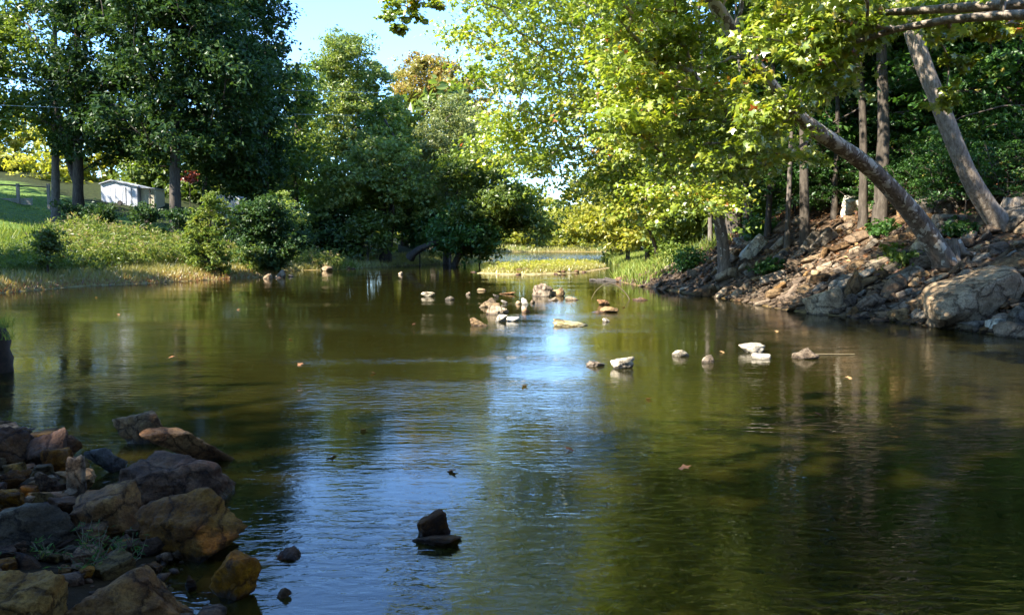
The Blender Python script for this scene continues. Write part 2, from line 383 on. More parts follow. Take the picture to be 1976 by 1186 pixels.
M['rock_tan'] = rock_mat('river_rock', [(.12, .072, .036), (.26, .175, .095), (.38, .275, .155), (.5, .395, .25)], True, .55)
M['rock_grey'] = rock_mat('grey_rock', [(.07, .055, .038), (.15, .122, .088), (.235, .195, .145), (.34, .29, .225)], True, .6)
M['rock_red'] = rock_mat('rusty_rock', [(.14, .07, .035), (.27, .14, .06), (.36, .20, .09), (.42, .27, .14)], True, .3)
M['rock_moss'] = rock_mat('mossy_yellow_rock', [(.26, .19, .08), (.42, .33, .15), (.5, .42, .2), (.56, .48, .28)], True, .3, 1, (.16, .16, .04))
M['rock_fg'] = rock_mat('brown_rock', [(.045, .015, .002), (.15, .058, .009), (.26, .115, .02), (.37, .195, .048)], True, .6, 2.2)
M['rock_fgd'] = rock_mat('dark_wet_rock', [(.016, .005, .001), (.062, .022, .003), (.12, .046, .006), (.19, .085, .015)], True, .5, 2.2)
M['rock_fgt'] = rock_mat('ochre_rock', [(.09, .038, .008), (.21, .10, .022), (.31, .165, .042), (.41, .25, .08)], True, .5, 2.2)
M['rock_fgg'] = rock_mat('slate_rock', [(.03, .026, .022), (.07, .06, .05), (.13, .115, .097), (.22, .19, .16)], True, .3, 2.2)
M['rock_ochre'] = rock_mat('ochre_boulder', [(.12, .07, .03), (.28, .18, .085), (.42, .29, .15), (.54, .41, .24)], True, .5)
M['rock_olive'] = rock_mat('olive_layered_rock', [(.03, .015, .003), (.085, .047, .009), (.155, .091, .02), (.23, .15, .04)], True, .5, 2.2)
TINT = ['rock_white', 'rock_tan', 'rock_grey', 'rock_red', 'rock_tan', 'rock_moss']

def plain(name, c, rough=.8, metal=0, noise=.15, nsc=8):
    m, n, l, out = newmat(name)
    g = n.new('ShaderNodeNewGeometry'); t = n.new('ShaderNodeTexNoise'); t.inputs['Scale'].default_value = nsc; t.inputs['Detail'].default_value = 5
    l.new(g.outputs['Position'], t.inputs['Vector'])
    r = ramp(n, [(.3, tuple(x * (1 - noise) for x in c)), (.7, tuple(min(1, x * (1 + noise)) for x in c))]); l.new(t.outputs[0], r.inputs[0])
    b = n.new('ShaderNodeBsdfPrincipled'); b.inputs['Roughness'].default_value = rough; b.inputs['Metallic'].default_value = metal
    l.new(r.outputs[0], b.inputs['Base Color']); l.new(b.outputs[0], out.inputs[0])
    return m
M['white_metal'] = plain('white_metal', (.46, .47, .50), .5)
M['beige_metal'] = plain('beige_metal', (.42, .38, .27), .6)
M['roof_metal'] = plain('roof_metal', (.30, .31, .33), .5)
M['stump'] = plain('rotten_wood', (.020, .012, .006), .95, 0, .6, 14)
M['black_rubber'] = plain('black_rubber', (.02, .02, .02), .8)
M['grey_wood'] = plain('grey_wood', (.20, .185, .165), .85, 0, .35, 14)
M['dark_wood'] = plain('dark_wood', (.05, .04, .03), .9, 0, .4, 14)
M['wire'] = plain('wire', (.35, .36, .38), .5)
M['glass'] = plain('dark_glass', (.03, .035, .04), .1)
M['car_paint'] = plain('car_paint', (.18, .19, .22), .25)
M['twig'] = plain('twig_bark', (.13, .10, .05), .8, 0, .3, 20)

# ground
def ground_material():
    m, n, l, out = newmat('ground')
    a = n.new('ShaderNodeAttribute'); a.attribute_name = 'gcol'
    g = n.new('ShaderNodeNewGeometry')
    t = n.new('ShaderNodeTexNoise'); t.inputs['Scale'].default_value = 3.5; t.inputs['Detail'].default_value = 9; t.inputs['Roughness'].default_value = .72
    l.new(g.outputs['Position'], t.inputs['Vector'])
    v = n.new('ShaderNodeTexVoronoi'); v.inputs['Scale'].default_value = 5.5; l.new(g.outputs['Position'], v.inputs['Vector'])
    r = ramp(n, [(.25, (.45, .45, .45)), (.5, (1, 1, 1)), (.75, (1.6, 1.5, 1.35))]); l.new(t.outputs[0], r.inputs[0])
    mx = n.new('ShaderNodeMix'); mx.data_type = 'RGBA'; mx.blend_type = 'MULTIPLY'; mx.inputs[0].default_value = 1
    l.new(a.outputs['Color'], mx.inputs[6]); l.new(r.outputs[0], mx.inputs[7])
    sc = n.new('ShaderNodeSeparateColor'); l.new(v.outputs['Color'], sc.inputs[0])
    mr = n.new('ShaderNodeMapRange'); mr.inputs['To Min'].default_value = .55; mr.inputs['To Max'].default_value = 1.35; l.new(sc.outputs[0], mr.inputs[0])
    mx2 = n.new('ShaderNodeMix'); mx2.data_type = 'RGBA'; mx2.blend_type = 'MULTIPLY'; mx2.inputs[0].default_value = .8
    l.new(mx.outputs[2], mx2.inputs[6]); l.new(mr.outputs[0], mx2.inputs[7])
    b = n.new('ShaderNodeBsdfPrincipled'); b.inputs['Roughness'].default_value = .95; b.inputs['Specular IOR Level'].default_value = .1
    l.new(mx2.outputs[2], b.inputs['Base Color'])
    bp = n.new('ShaderNodeBump'); bp.inputs['Strength'].default_value = .8; bp.inputs['Distance'].default_value = .05
    l.new(t.outputs[0], bp.inputs['Height']); l.new(bp.outputs[0], b.inputs['Normal']); l.new(b.outputs[0], out.inputs[0])
    return m
M['ground'] = ground_material()

def water_material():
    m, n, l, out = newmat('river_water')
    g = n.new('ShaderNodeNewGeometry')
    def ns(sx, sy, sc, det, rough=.5, dist=0, rot=0):
        mp = n.new('ShaderNodeMapping'); mp.inputs['Scale'].default_value = (sx, sy, 1); mp.inputs['Rotation'].default_value = (0, 0, rot)
        l.new(g.outputs['Position'], mp.inputs[0])
        t = n.new('ShaderNodeTexNoise'); t.inputs['Scale'].default_value = sc; t.inputs['Detail'].default_value = det
        t.inputs['Roughness'].default_value = rough; t.inputs['Distortion'].default_value = dist
        l.new(mp.outputs[0], t.inputs['Vector']); return t.outputs[0]
    def mth(op, a, b):
        x = n.new('ShaderNodeMath'); x.operation = op
        for i, q in enumerate((a, b)):
            if isinstance(q, (int, float)): x.inputs[i].default_value = q
            else: l.new(q, x.inputs[i])
        return x.outputs[0]
    fine = ns(5, 13, 1.0, 3, .55, .6, .12)
    mid = ns(2.0, 4.0, 1.0, 2, .5, .3, -.2)
    swell = ns(.35, .7, 1.0, 2)
    patch = ns(.10, .42, 1.0, 3, .6)
    pr = n.new('ShaderNodeMapRange'); pr.inputs['From Min'].default_value = .44; pr.inputs['From Max'].default_value = .74
    pr.inputs['To Min'].default_value = .25; pr.inputs['To Max'].default_value = 1.5; l.new(patch, pr.inputs[0])
    sx = n.new('ShaderNodeSeparateXYZ'); l.new(g.outputs['Position'], sx.inputs[0])
    calm = n.new('ShaderNodeMapRange'); calm.inputs['From Min'].default_value = 9; calm.inputs['From Max'].default_value = 26
    calm.inputs['To Min'].default_value = 1.0; calm.inputs['To Max'].default_value = .28; l.new(sx.outputs[1], calm.inputs[0])   # the pool lies calmer upstream
    far = n.new('ShaderNodeMapRange'); far.inputs['From Min'].default_value = 75; far.inputs['From Max'].default_value = 120
    far.inputs['To Min'].default_value = 0; far.inputs['To Max'].default_value = 3.0; l.new(sx.outputs[1], far.inputs[0])   # the long far reach is ruffled by wind
    calm_ = mth('MAXIMUM', calm.outputs[0], far.outputs[0])
    h = mth('ADD', mth('MULTIPLY', mth('MULTIPLY', calm_, mth('ADD', mth('MULTIPLY', fine, .0085), mth('MULTIPLY', mid, .005))), pr.outputs[0]), mth('MULTIPLY', swell, .005))
    bp = n.new('ShaderNodeBump'); bp.inputs['Strength'].default_value = 1; bp.inputs['Distance'].default_value = WATER_BUMP; l.new(h, bp.inputs['Height'])
    fr = n.new('ShaderNodeFresnel'); fr.inputs['IOR'].default_value = 1.8; l.new(bp.outputs[0], fr.inputs['Normal'])
    gl = n.new('ShaderNodeBsdfGlossy'); gl.inputs['Roughness'].default_value = .015; l.new(bp.outputs[0], gl.inputs['Normal'])
    tr = n.new('ShaderNodeBsdfTransparent'); tr.inputs[0].default_value = (.58, .47, .19, 1)
    df = n.new('ShaderNodeBsdfDiffuse'); df.inputs[0].default_value = (.048, .042, .007, 1)
    m1 = n.new('ShaderNodeMixShader'); m1.inputs[0].default_value = .30
    l.new(tr.outputs[0], m1.inputs[1]); l.new(df.outputs[0], m1.inputs[2])
    m2 = n.new('ShaderNodeMixShader'); l.new(fr.outputs[0], m2.inputs[0]); l.new(m1.outputs[0], m2.inputs[1]); l.new(gl.outputs[0], m2.inputs[2])
    l.new(m2.outputs[0], out.inputs[0])
    return m
WATER_BUMP = 1.0
M['water'] = water_material()

# ------------------------------------------------------------------ ground sheet and water
def build_ground():
    nx, ny = 300, 340
    u = np.linspace(-1, 1, nx); X = np.sinh(u * 5.4) / math.sinh(5.4) * 420 + 2.0
    v = np.linspace(0, 1, ny); Y = -30 + (np.sinh((v * 6.6) - 1.6) - math.sinh(-1.6)) / (math.sinh(5.0) - math.sinh(-1.6)) * 560
    XX, YY = np.meshgrid(X, Y); x = XX.ravel(); y = YY.ravel()
    z = terr(x, y)
    i = np.arange(ny - 1)[:, None] * nx + np.arange(nx - 1)[None]
    F = np.stack([i, i + 1, i + nx + 1, i + nx], -1).reshape(-1, 4)
    m = mesh_np('ground', np.stack([x, y, z], 1), F, None, True)
    ds = [seg_dist(x, y, p[0]) for p in PROF]
    nb = np.argmin(np.stack(ds[:6]), 0); dm = np.min(np.stack(ds[:6]), 0)
    n1 = fbm(x * .3, y * .3, 21)[:, None]
    inw = inside(x, y, WPOLY); ini = inside(x, y, ISL)
    C = np.zeros((len(x), 3))
    def mixc(a, b, t): t = np.clip(t, 0, 1)[:, None]; return np.array(a)[None] * (1 - t) + np.array(b)[None] * t
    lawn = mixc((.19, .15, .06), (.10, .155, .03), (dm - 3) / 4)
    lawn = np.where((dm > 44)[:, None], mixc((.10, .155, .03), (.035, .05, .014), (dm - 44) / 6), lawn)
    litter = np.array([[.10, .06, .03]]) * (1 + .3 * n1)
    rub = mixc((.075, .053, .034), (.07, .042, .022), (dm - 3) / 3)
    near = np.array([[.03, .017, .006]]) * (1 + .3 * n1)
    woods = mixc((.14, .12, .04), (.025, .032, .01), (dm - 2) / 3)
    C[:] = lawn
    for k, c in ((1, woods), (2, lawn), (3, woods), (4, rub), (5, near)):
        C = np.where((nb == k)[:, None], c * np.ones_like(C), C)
    bed = mixc((.24, .16, .055), (.075, .07, .02), dm / 6) * (1 + .5 * fbm(x * .25, y * .35, 31))[:, None]
    C = np.where(inw[:, None], bed, C); C = np.where(ini[:, None], np.array([[.30, .24, .11]]), C)
    a = m.attributes.new('gcol', 'FLOAT_COLOR', 'POINT')
    a.data.foreach_set('color', np.concatenate([np.clip(C, 0, 1), np.ones((len(x), 1))], 1).astype(np.float32).ravel())
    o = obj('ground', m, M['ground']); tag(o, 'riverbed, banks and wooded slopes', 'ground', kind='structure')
build_ground()
wm = mesh_np('water', [(-90, -25, 0), (62, -25, 0), (62, 302, 0), (-90, 302, 0)], [(0, 1, 2, 3)])
tag(obj('water', wm, M['water']), 'green brown river water with ripples', 'water', kind='structure')

# ------------------------------------------------------------------ leaves
def fan(poly):
    v = [(0, 0, 0)] + [(math.cos(math.radians(a)) * r, math.sin(math.radians(a)) * r, 0) for a, r in poly]
    f = [(0, i + 1, (i + 1) % len(poly) + 1) for i in range(len(poly))]
    v = np.array(v); v[:, 2] = -.28 * np.abs(v[:, 0]) - .15 * v[:, 1] ** 2 + .1
    return v, np.array(f)
T_MAPLE = fan([(-90, .22), (-42, .72), (-12, .5), (18, 1.0), (52, .52), (90, 1.1), (128, .52), (162, 1.0), (192, .5), (222, .72)])
T_MAPLE7 = fan([(-90, .3), (-35, .7), (20, 1.0), (56, .52), (90, 1.1), (124, .52), (160, 1.0), (215, .7)])
T_OVATE = (np.array([(0, -1, 0), (.55, -.1, .16), (0, 1, -.12), (-.55, -.1, .16)]), np.array([(0, 1, 2), (0, 2, 3)]))
T_BLADE = (np.array([(-.5, 0, 0), (.5, 0, 0), (.32, .55, .05), (0, 1, .22), (-.32, .55, .05)]), np.array([(0, 1, 2), (0, 2, 4), (4, 2, 3)]))
def unit(a): return a / (np.linalg.norm(a, axis=-1, keepdims=True) + 1e-9)
def scatter(name, pos, nrm, size, tmpl, rs, rnd=None, off=(0, 0, 0), up=None):
    tv, tf = tmpl; N = len(pos); nrm = unit(nrm)
    q = rs.normal(size=(N, 3)) if up is None else up
    u = unit(np.cross(nrm, q)); v = np.cross(nrm, u)
    size = np.asarray(size)
    if size.ndim == 1: size = np.stack([size] * 2, 1)
    if len(tv) > 6: size = size * rs.uniform(.72, 1.18, (N, 2))
    cz = rs.uniform(.3, 2.4, N) if len(tv) > 6 else np.ones(N)
    V = pos[:, None] + (tv[None, :, 0, None] * u[:, None]) * size[:, 0][:, None, None] - (tv[None, :, 1, None] * v[:, None]) * size[:, 1][:, None, None] + (tv[None, :, 2, None] * nrm[:, None]) * (size.mean(1) * cz)[:, None, None]
    F = tf[None] + (np.arange(N) * len(tv))[:, None, None]
    if rnd is None: rnd = rs.rand(N)
    return mesh_np(name, V.reshape(-1, 3) - np.asarray(off), F.reshape(-1, 3), np.repeat(rnd, len(tv)))
def leaf_cloud(cl, rs, nspray, nleaf, spread=.45, flat=.55, up=.9, rmix=.55):
    """cl: (n,4) clump centres and radii -> leaf positions, normals, random tint"""
    P = []; Nn = []; R = []
    for c in cl:
        r = c[3]
        s = rs.normal(size=(nspray, 3)) * r * .5 * np.array([1, 1, flat + .15])
        s = s[:, None] + rs.normal(size=(nspray, nleaf, 3)) * r * .5 * spread * np.array([1, 1, flat])
        s = s.reshape(-1, 3)
        P.append(c[:3] + s)
        Nn.append(np.array([0, 0, up]) + s / r * .5 + rs.normal(size=s.shape) * rmix)
        R.append(np.clip(rs.rand() * .45 + rs.rand(len(s)) * .6 - .02, 0, 1))
    return np.concatenate(P), np.concatenate(Nn), np.concatenate(R)

# ------------------------------------------------------------------ trees
def resample(pts, rad, step):
    pts = np.asarray(pts, float); rad = np.asarray(rad, float)
    d = np.r_[0, np.cumsum(np.linalg.norm(np.diff(pts, axis=0), axis=1))]
    n = max(3, int(d[-1] / step) + 1); s = np.linspace(0, d[-1], n)
    # smooth (catmull-like) by interpolating then averaging
    p = np.stack([np.interp(s, d, pts[:, k]) for k in range(3)], 1)
    for _ in range(3):
        p[1:-1] = p[1:-1] * .5 + (p[:-2] + p[2:]) * .25
    return p, np.interp(s, d, rad)
def grow(trunks, targets, rs, minh=.3, bend=.15, pathw=.35, rmin=.012, kk=.03, step=.6):
    """trunks: list of (pts, radii); first is the stem, the others start on it. Returns chains of (pts, radii)"""
    pos = []; par = []; plen = []; fixed = []; ok = []
    for ti, (tp, tr) in enumerate(trunks):
        p, r = resample(tp, tr, step)
        if ti and pos:
            d = np.linalg.norm(np.array(pos) - p[0], axis=1); prev = int(np.argmin(d))
        else: prev = -1
        L = 0
        for i in range(len(p)):
            pos.append(p[i]); par.append(prev); fixed.append(r[i])
            base = plen[prev] if prev >= 0 else 0
            plen.append(base + (np.linalg.norm(p[i] - pos[prev]) if prev >= 0 else 0))
            ok.append(ti > 0 or i / len(p) > minh)
            prev = len(pos) - 1
    nfix = len(pos)
    tpos = np.array(pos)
    if len(targets):
        order = np.argsort([np.min(np.linalg.norm(tpos - t[:3], axis=1)) for t in targets])
        for k in order:
            t = np.asarray(targets[k][:3]); A = np.array(pos)
            d = np.linalg.norm(A - t, axis=1)
            cost = d + pathw * np.array(plen) + np.where(np.array(ok), 0, 1e3) + np.clip(A[:, 2] - t[2], 0, None) * .5
            i = int(np.argmin(cost)); D = d[i]
            n = max(2, int(D / .55)); a = A[i]
            mid = (a + t) / 2 + np.array([0, 0, bend * D]) + rs.normal(size=3) * .1 * D
            prev = i
            for s in np.linspace(0, 1, n + 1)[1:]:
                q = (1 - s) ** 2 * a + 2 * s * (1 - s) * mid + s * s * t + rs.normal(size=3) * .03
                pos.append(q); par.append(prev); plen.append(plen[prev] + D / n); fixed.append(-1); ok.append(True); prev = len(pos) - 1
    n = len(pos); cnt = np.zeros(n); kids = [[] for _ in range(n)]
    for i in range(n):
        if par[i] >= 0: kids[par[i]].append(i)
    for i in range(n - 1, -1, -1):
        if not kids[i]: cnt[i] += 1
        if par[i] >= 0: cnt[par[i]] += cnt[i]
    rad = np.array([fixed[i] if fixed[i] >= 0 else max(rmin, kk * cnt[i] ** .5) for i in range(n)])
    for i in range(nfix, n): rad[i] = min(rad[i], rad[par[i]] * .95)
    chains = []
    stack = [(-1, 0)]
    for i in range(n):
        if par[i] >= 0: continue
    starts = [(None, i) for i in range(n) if par[i] < 0]
    while starts:
        p0, i = starts.pop()
        ch = [] if p0 is None else [p0]
        ids = list(ch)
        while True:
            ids.append(i)
            if not kids[i]: break
            ks = sorted(kids[i], key=lambda q: (fixed[q] >= 0 and fixed[i] >= 0 and q == i + 1, cnt[q]), reverse=True)
            for q in ks[1:]: starts.append((i, q))
            i = ks[0]
        P = np.array([pos[j] for j in ids]); R = np.array([rad[j] for j in ids])
        if p0 is not None: R[0] = R[1]
        stem = ids[0] < nfix and (len(ids) < 2 or ids[1] < nfix)
        chains.append((P, R, stem))
    return chains
def tree(name, label, trunks, clumps, leafmat, bark, seed, nspray=7, nleaf=14, lsize=.26, tmpl=T_OVATE, group=None, cat='tree',
         minh=.3, up=.7, rmix=.7, flat=.6, spread=.5, pathw=.35, kk=.03, extra_leaves=0, flare=True, trn=9, base=None, rmin=.012, lvar=.35, roots=0):
    rs = np.random.RandomState(seed)
    if trunks:
        tp = np.asarray(trunks[0][0], float)
        b = tp[0].copy() if base is None else np.asarray(base)
    root = empty(name, b); tag(root, label, cat, group)
    tr = [(np.asarray(p, float), list(r)) for p, r in trunks]
    if flare:
        p, r = tr[0]
        p = np.vstack([p[0] - np.array([0, 0, .35]), p[0] + (p[1] - p[0]) * .04, p[0] + (p[1] - p[0]) * .15, p[1:]])
        r = [r[0] * 1.45, r[0] * 1.22, r[0] * 1.02] + list(r[1:])
        tr[0] = (p, r)
    ch = grow(tr, clumps, rs, minh, .15, pathw, rmin, kk)
    gt = Geo(); gb = Geo(); nb = 0
    for P, R, stem in ch:
        if stem: gt.tube(P, R, trn, .16, seed)
        else: gb.tube(P, R, 5); nb += 1
    for k in range(roots):
        a = 6.28 * k / roots + rs.uniform(-.4, .4); r0 = trunks[0][1][0]; L = r0 * rs.uniform(2.6, 4.2); p0 = tp[0]
        q = [p0 + np.array([math.cos(a) * r0 * .2, math.sin(a) * r0 * .2, r0 * 2.0])]
        for t in (.22, .45, .7, 1.0):
            x, y = p0[0] + math.cos(a + .3 * t) * L * t, p0[1] + math.sin(a + .3 * t) * L * t
            q.append(np.array([x, y, tz(x, y) + r0 * (1.0 - t) ** 2 * 1.1 - .10 * t]))
        gt.tube(q, [r0 * .5, r0 * .45, r0 * .33, r0 * .24, r0 * .12], 7, .2, seed + k)
    obj('trunk', gt.mesh('trunk', True, b), bark, root)
    if nb: obj('branches', gb.mesh('branches', True, b), bark, root)
    if len(clumps):
        P, Nn, R = leaf_cloud(np.asarray(clumps), rs, nspray, nleaf, spread, flat, up, rmix)
        sz = lsize * (1 + lvar * (rs.rand(len(P)) * 2 - 1))
        far = None
        if extra_leaves:
            d = np.linalg.norm(P - np.array([0, 0, CAMH]), axis=1)
            vis = (P[:, 1] > 3) & (np.abs(P[:, 0] / P[:, 1]) < .64) & ((P[:, 2] - CAMH) / P[:, 1] < .30)
            idx = np.argsort(np.where(vis, d, 1e9))[:extra_leaves]
            keep = np.ones(len(P), bool); keep[idx] = False
            lm = LEAF1[0] if LEAF1 else None
            if lm is None:
                LEAF1.append([mesh_np('leaf', tmpl[0], tmpl[1], np.full(len(tmpl[0]), v)) for v in (.2, .4, .55, .65, .75, .85, .94, .985)]); lm = LEAF1[0]
            for i in idx:
                me = lm[rs.choice(8, p=[.17, .22, .2, .15, .12, .08, .04, .02])]
                o = obj('leaf', me, leafmat, root)
                nn = Vector(Nn[i]).normalized(); q = nn.to_track_quat('Z', 'Y') @ Matrix.Rotation(rs.rand() * 6.28, 3, 'Z').to_quaternion()
                o.matrix_local = Matrix.Translation(Vector(P[i] - b)) @ q.to_matrix().to_4x4() @ Matrix.Diagonal((sz[i],) * 3 + (1,))
            P, Nn, R, sz = P[keep], Nn[keep], R[keep], sz[keep]
        cm = scatter('crown', P, Nn, sz, tmpl, rs, R, b)
        c = obj('crown', cm, leafmat, root)
        if extra_leaves: c['kind'] = 'stuff'
    return root
LEAF1 = []
def copy_tree(src, loc, rz=0, sc=1.0, label=None, scz=None):
    r = src.copy(); COL.objects.link(r); r.location = loc; r.rotation_euler = (0, 0, rz); r.scale = (sc, sc, scz or sc)
    if label: r['label'] = label
    for ch in src.children:
        c = ch.copy(); COL.objects.link(c); c.parent = r
    return r
def ell(rs, Y, dy, *es, rad=1.3, rv=.35):
    """clump centres inside ellipses given as (px, py, rx, ry, n) in photo pixels at distance Y"""
    out = []
    for px, py, rx, ry, n in es:
        for _ in range(n):
            while 1:
                a, b_, c = rs.uniform(-1, 1, 3)
                if .12 < a * a + b_ * b_ + c * c < 1: break
            p = at(px + a * rx, py + b_ * ry, Y)
            out.append((p[0], Y + c * dy, p[2], rad * (1 + rv * rs.uniform(-1, 1))))
    return out
def pin(px, py, poly):
    return bool(inside(np.array([float(px)]), np.array([float(py)]), poly)[0])
def polyc(rs, poly, n, Y0, Y1, rad, rv=.3, yf=None, holes=()):
    xs = [p[0] for p in poly]; ys = [p[1] for p in poly]; out = []
    while len(out) < n:
        x = rs.uniform(min(xs), max(xs)); y = rs.uniform(min(ys), max(ys))
        if not pin(x, y, poly): continue
        if any((x - hx) ** 2 + (y - hy) ** 2 < hr * hr for hx, hy, hr in holes): continue
        Y = rs.uniform(Y0, Y1)
        p = at(x, y, Y); out.append((p[0], Y, p[2], rad * (1 + rv * rs.uniform(-1, 1))))
    return out
def stem(px, py, Y, top, r0, r1, lean=0, z=None, ctl=()):
    """trunk line from the ground at pixel column px, distance Y, through the pixels in ctl, up to pixel row top"""
    b = at(px, py, Y); b[2] = tz(b[0], b[1]) if z is None else z
    pts = [b] + [at(x, y, YY) for x, y, YY in ctl] + [at(px + lean, top, Y)]
    return (pts, list(np.linspace(r0, r1, len(pts))))

rs = np.random.RandomState(5)
# ---- the dark oaks on the left lawn
G1 = 'tall dark trees on the grassy left bank'
h1 = hit(105, 389)
tree('oak_tree', 'tall oak with a straight grey trunk left of the forked one beside the rail fence', [stem(105, 389, 62, -120, .28, .09)],
     ell(rs, 62, 5, (40, 130, 110, 110, 42), (110, -60, 150, 120, 40), (60, 250, 90, 55, 18), (-70, 60, 110, 150, 24)), M['green'], M['bark_grey'], 11, 8, 22, .18, group=G1)
tree('oak_tree', 'dark oak whose thick trunk forks low, just left of the white shed', [stem(148, 392, 60, -120, .37, .1), ([at(148, 360, 60), at(128, 300, 60), at(110, 220, 60), at(95, 120, 60)], [.22, .19, .15, .08])],
     ell(rs, 60, 5, (185, 120, 100, 110, 46), (190, -60, 140, 120, 42), (180, 255, 100, 50, 24)), M['oak'], M['bark'], 12, 9, 24, .18, group=G1)
tree('oak_tree', 'broad dark oak standing right of the white shed with high spreading limbs', [stem(335, 404, 56, -150, .37, .1)],
     ell(rs, 56, 6, (330, 70, 120, 110, 52), (305, -90, 130, 100, 38), (440, 150, 90, 80, 34), (300, 235, 110, 60, 32), (420, 20, 100, 80, 30), (400, 270, 80, 40, 14)), M['oak'], M['bark'], 13, 9, 24, .18, group=G1)
tree('oak_tree', 'slimmer dark oak right behind the broad one near the red-leaved sapling', [stem(396, 393, 66, -100, .3, .08)],
     ell(rs, 66, 5, (480, 50, 72, 80, 40), (455, -60, 80, 75, 30), (455, 190, 75, 60, 28), (430, 280, 90, 60, 26)), M['oak'], M['bark'], 14, 9, 24, .18, group=G1)
tree('oak_tree', 'thin dark tree at the right end of the oak row', [stem(512, 400, 64, 100, .22, .05)],
     ell(rs, 64, 4, (500, 250, 50, 70, 26), (480, 340, 60, 45, 22), (520, 150, 30, 50, 10)), M['oak'], M['bark'], 15, 8, 22, .2, group=G1)
# sunlit trees behind the lawn
G2 = 'sunlit trees behind the left lawn'
for i, (px, Y, es, mt, lab) in enumerate([
    (30, 98, [(20, 320, 60, 50, 26), (20, 240, 70, 50, 16)], 'yellow', 'yellow green tree behind the rail fence'),
    (110, 94, [(110, 320, 45, 55, 24), (125, 260, 40, 30, 8)], 'yellow', 'yellow tree glowing between the grey trunk and the forked trunk'),
    (215, 100, [(225, 300, 60, 45, 26), (230, 240, 60, 50, 18)], 'yellow', 'golden tree rising behind the white shed'),
    (300, 92, [(300, 340, 50, 45, 26), (310, 270, 70, 50, 18)], 'green', 'green tree behind the beige lean-to'),
    (420, 90, [(420, 350, 70, 45, 34), (430, 270, 70, 60, 20)], 'green', 'green tree filling the gap behind the slim oak'),
    (540, 96, [(540, 350, 60, 50, 28), (545, 270, 40, 50, 14)], 'light', 'light green tree behind the end of the oak row'),
    (-80, 96, [(-70, 310, 80, 70, 30)], 'green', 'green tree behind the far end of the rail fence')]):
    b = at(px, 380, Y)
    tree('tree', lab, [stem(px, 380, Y, 240, .2, .05)], ell(rs, Y, 5, *es, (px, 368, 60, 18, 22), rad=1.6), M[mt], M['bark'], 30 + i, 7, 18, .30, group=G2)
sap = at(365, 395, 58)
tree('red_sapling', 'small red-leaved sapling right of the broad oak trunk', [stem(366, 395, 58, 340, .04, .01)], ell(rs, 58, .6, (366, 352, 10, 16, 7), rad=.4), M['red'], M['bark'], 48, 4, 9, .13)

# ---- centre woods on the far left bank
G3 = 'trees of the wooded far bank'
def bankz(px, Y): return tz(at(px, 480, Y)[0], Y)
T = [
 ('slender tall tree with thin dark crown at the left end of the wooded bank', 572, 74, 'green', 'bark', [(572, 190, 32, 80, 26), (560, 270, 42, 50, 18), (585, 340, 60, 50, 26)], 120, .22, 8, 18, .2),
 ('tall light green tree with the highest rounded top on the wooded bank', 690, 84, 'light', 'bark', [(675, 140, 72, 62, 62), (700, 240, 80, 80, 60), (640, 250, 50, 70, 18), (650, 330, 90, 70, 36)], 110, .4, 9, 24, .17),
 ('tree with orange autumn top behind the pale one', 838, 98, 'orange', 'bark', [(815, 165, 78, 58, 60), (890, 190, 55, 60, 40), (850, 260, 80, 60, 34), (905, 270, 50, 60, 18)], 130, .4, 9, 24, .19),
 ('pale grey green tree in front of the orange-topped one', 862, 77, 'pale', 'bark_grey', [(865, 260, 66, 70, 60), (850, 345, 80, 55, 46)], 210, .3, 9, 26, .15),
 ('dark green tree on a thick double trunk at the water edge', 748, 70, 'light', 'bark', [(745, 310, 60, 60, 36), (690, 350, 60, 60, 34), (790, 385, 60, 40, 22)], 240, .5, 8, 24, .2),
 ('dark tree reaching far out over the water at the end of the wooded bank', 905, 69, 'green', 'bark', [(935, 410, 65, 55, 44), (995, 395, 50, 36, 30), (1038, 425, 20, 30, 8), (930, 330, 70, 50, 34)], 330, .32, 8, 26, .18),
]
for i, (lab, px, Y, mt, bk, es, top, r0, ns_, nl, ls) in enumerate(T):
    tr = [stem(px, 485, Y, top, r0, .05)]
    if i == 4: tr = [stem(742, 485, 70, 230, .5, .08, ctl=((752, 430, 70), (765, 380, 70), (790, 320, 70))), ([at(748, 450, 70), at(735, 400, 70), at(728, 340, 70), at(720, 270, 70)], [.4, .34, .26, .12])]
    if i == 5: tr = [stem(870, 487, 69, 400, .3, .06, 130, ctl=((900, 462, 69), (945, 430, 69)))]
    tree('tree', lab, tr, ell(rs, Y, 5, *es, rad=1.2), M[mt], M[bk], 60 + i, ns_, nl, ls, group=G3)
tree('leaning_tree', 'slim dark tree leaning right, between the slender tree and the double trunk', [([*[at(695, 470, 72)], at(705, 400, 72), at(728, 340, 72), at(752, 290, 72)], [.26, .22, .17, .1])],
     ell(rs, 72, 3, (740, 260, 50, 50, 16), (650, 400, 40, 40, 12)), M['green'], M['bark'], 71, 7, 18, .2, group=G3)
tree('leaning_tree', 'low trunk slanting over the water below the dark overhanging tree', [([at(790, 490, 68), at(815, 476, 67.5), at(850, 466, 67), at(905, 440, 66.5)], [.3, .26, .2, .1])],
     ell(rs, 67, 2, (890, 440, 50, 35, 20), (920, 458, 30, 20, 8)), M['under'], M['bark'], 72, 7, 18, .19, group=G3)
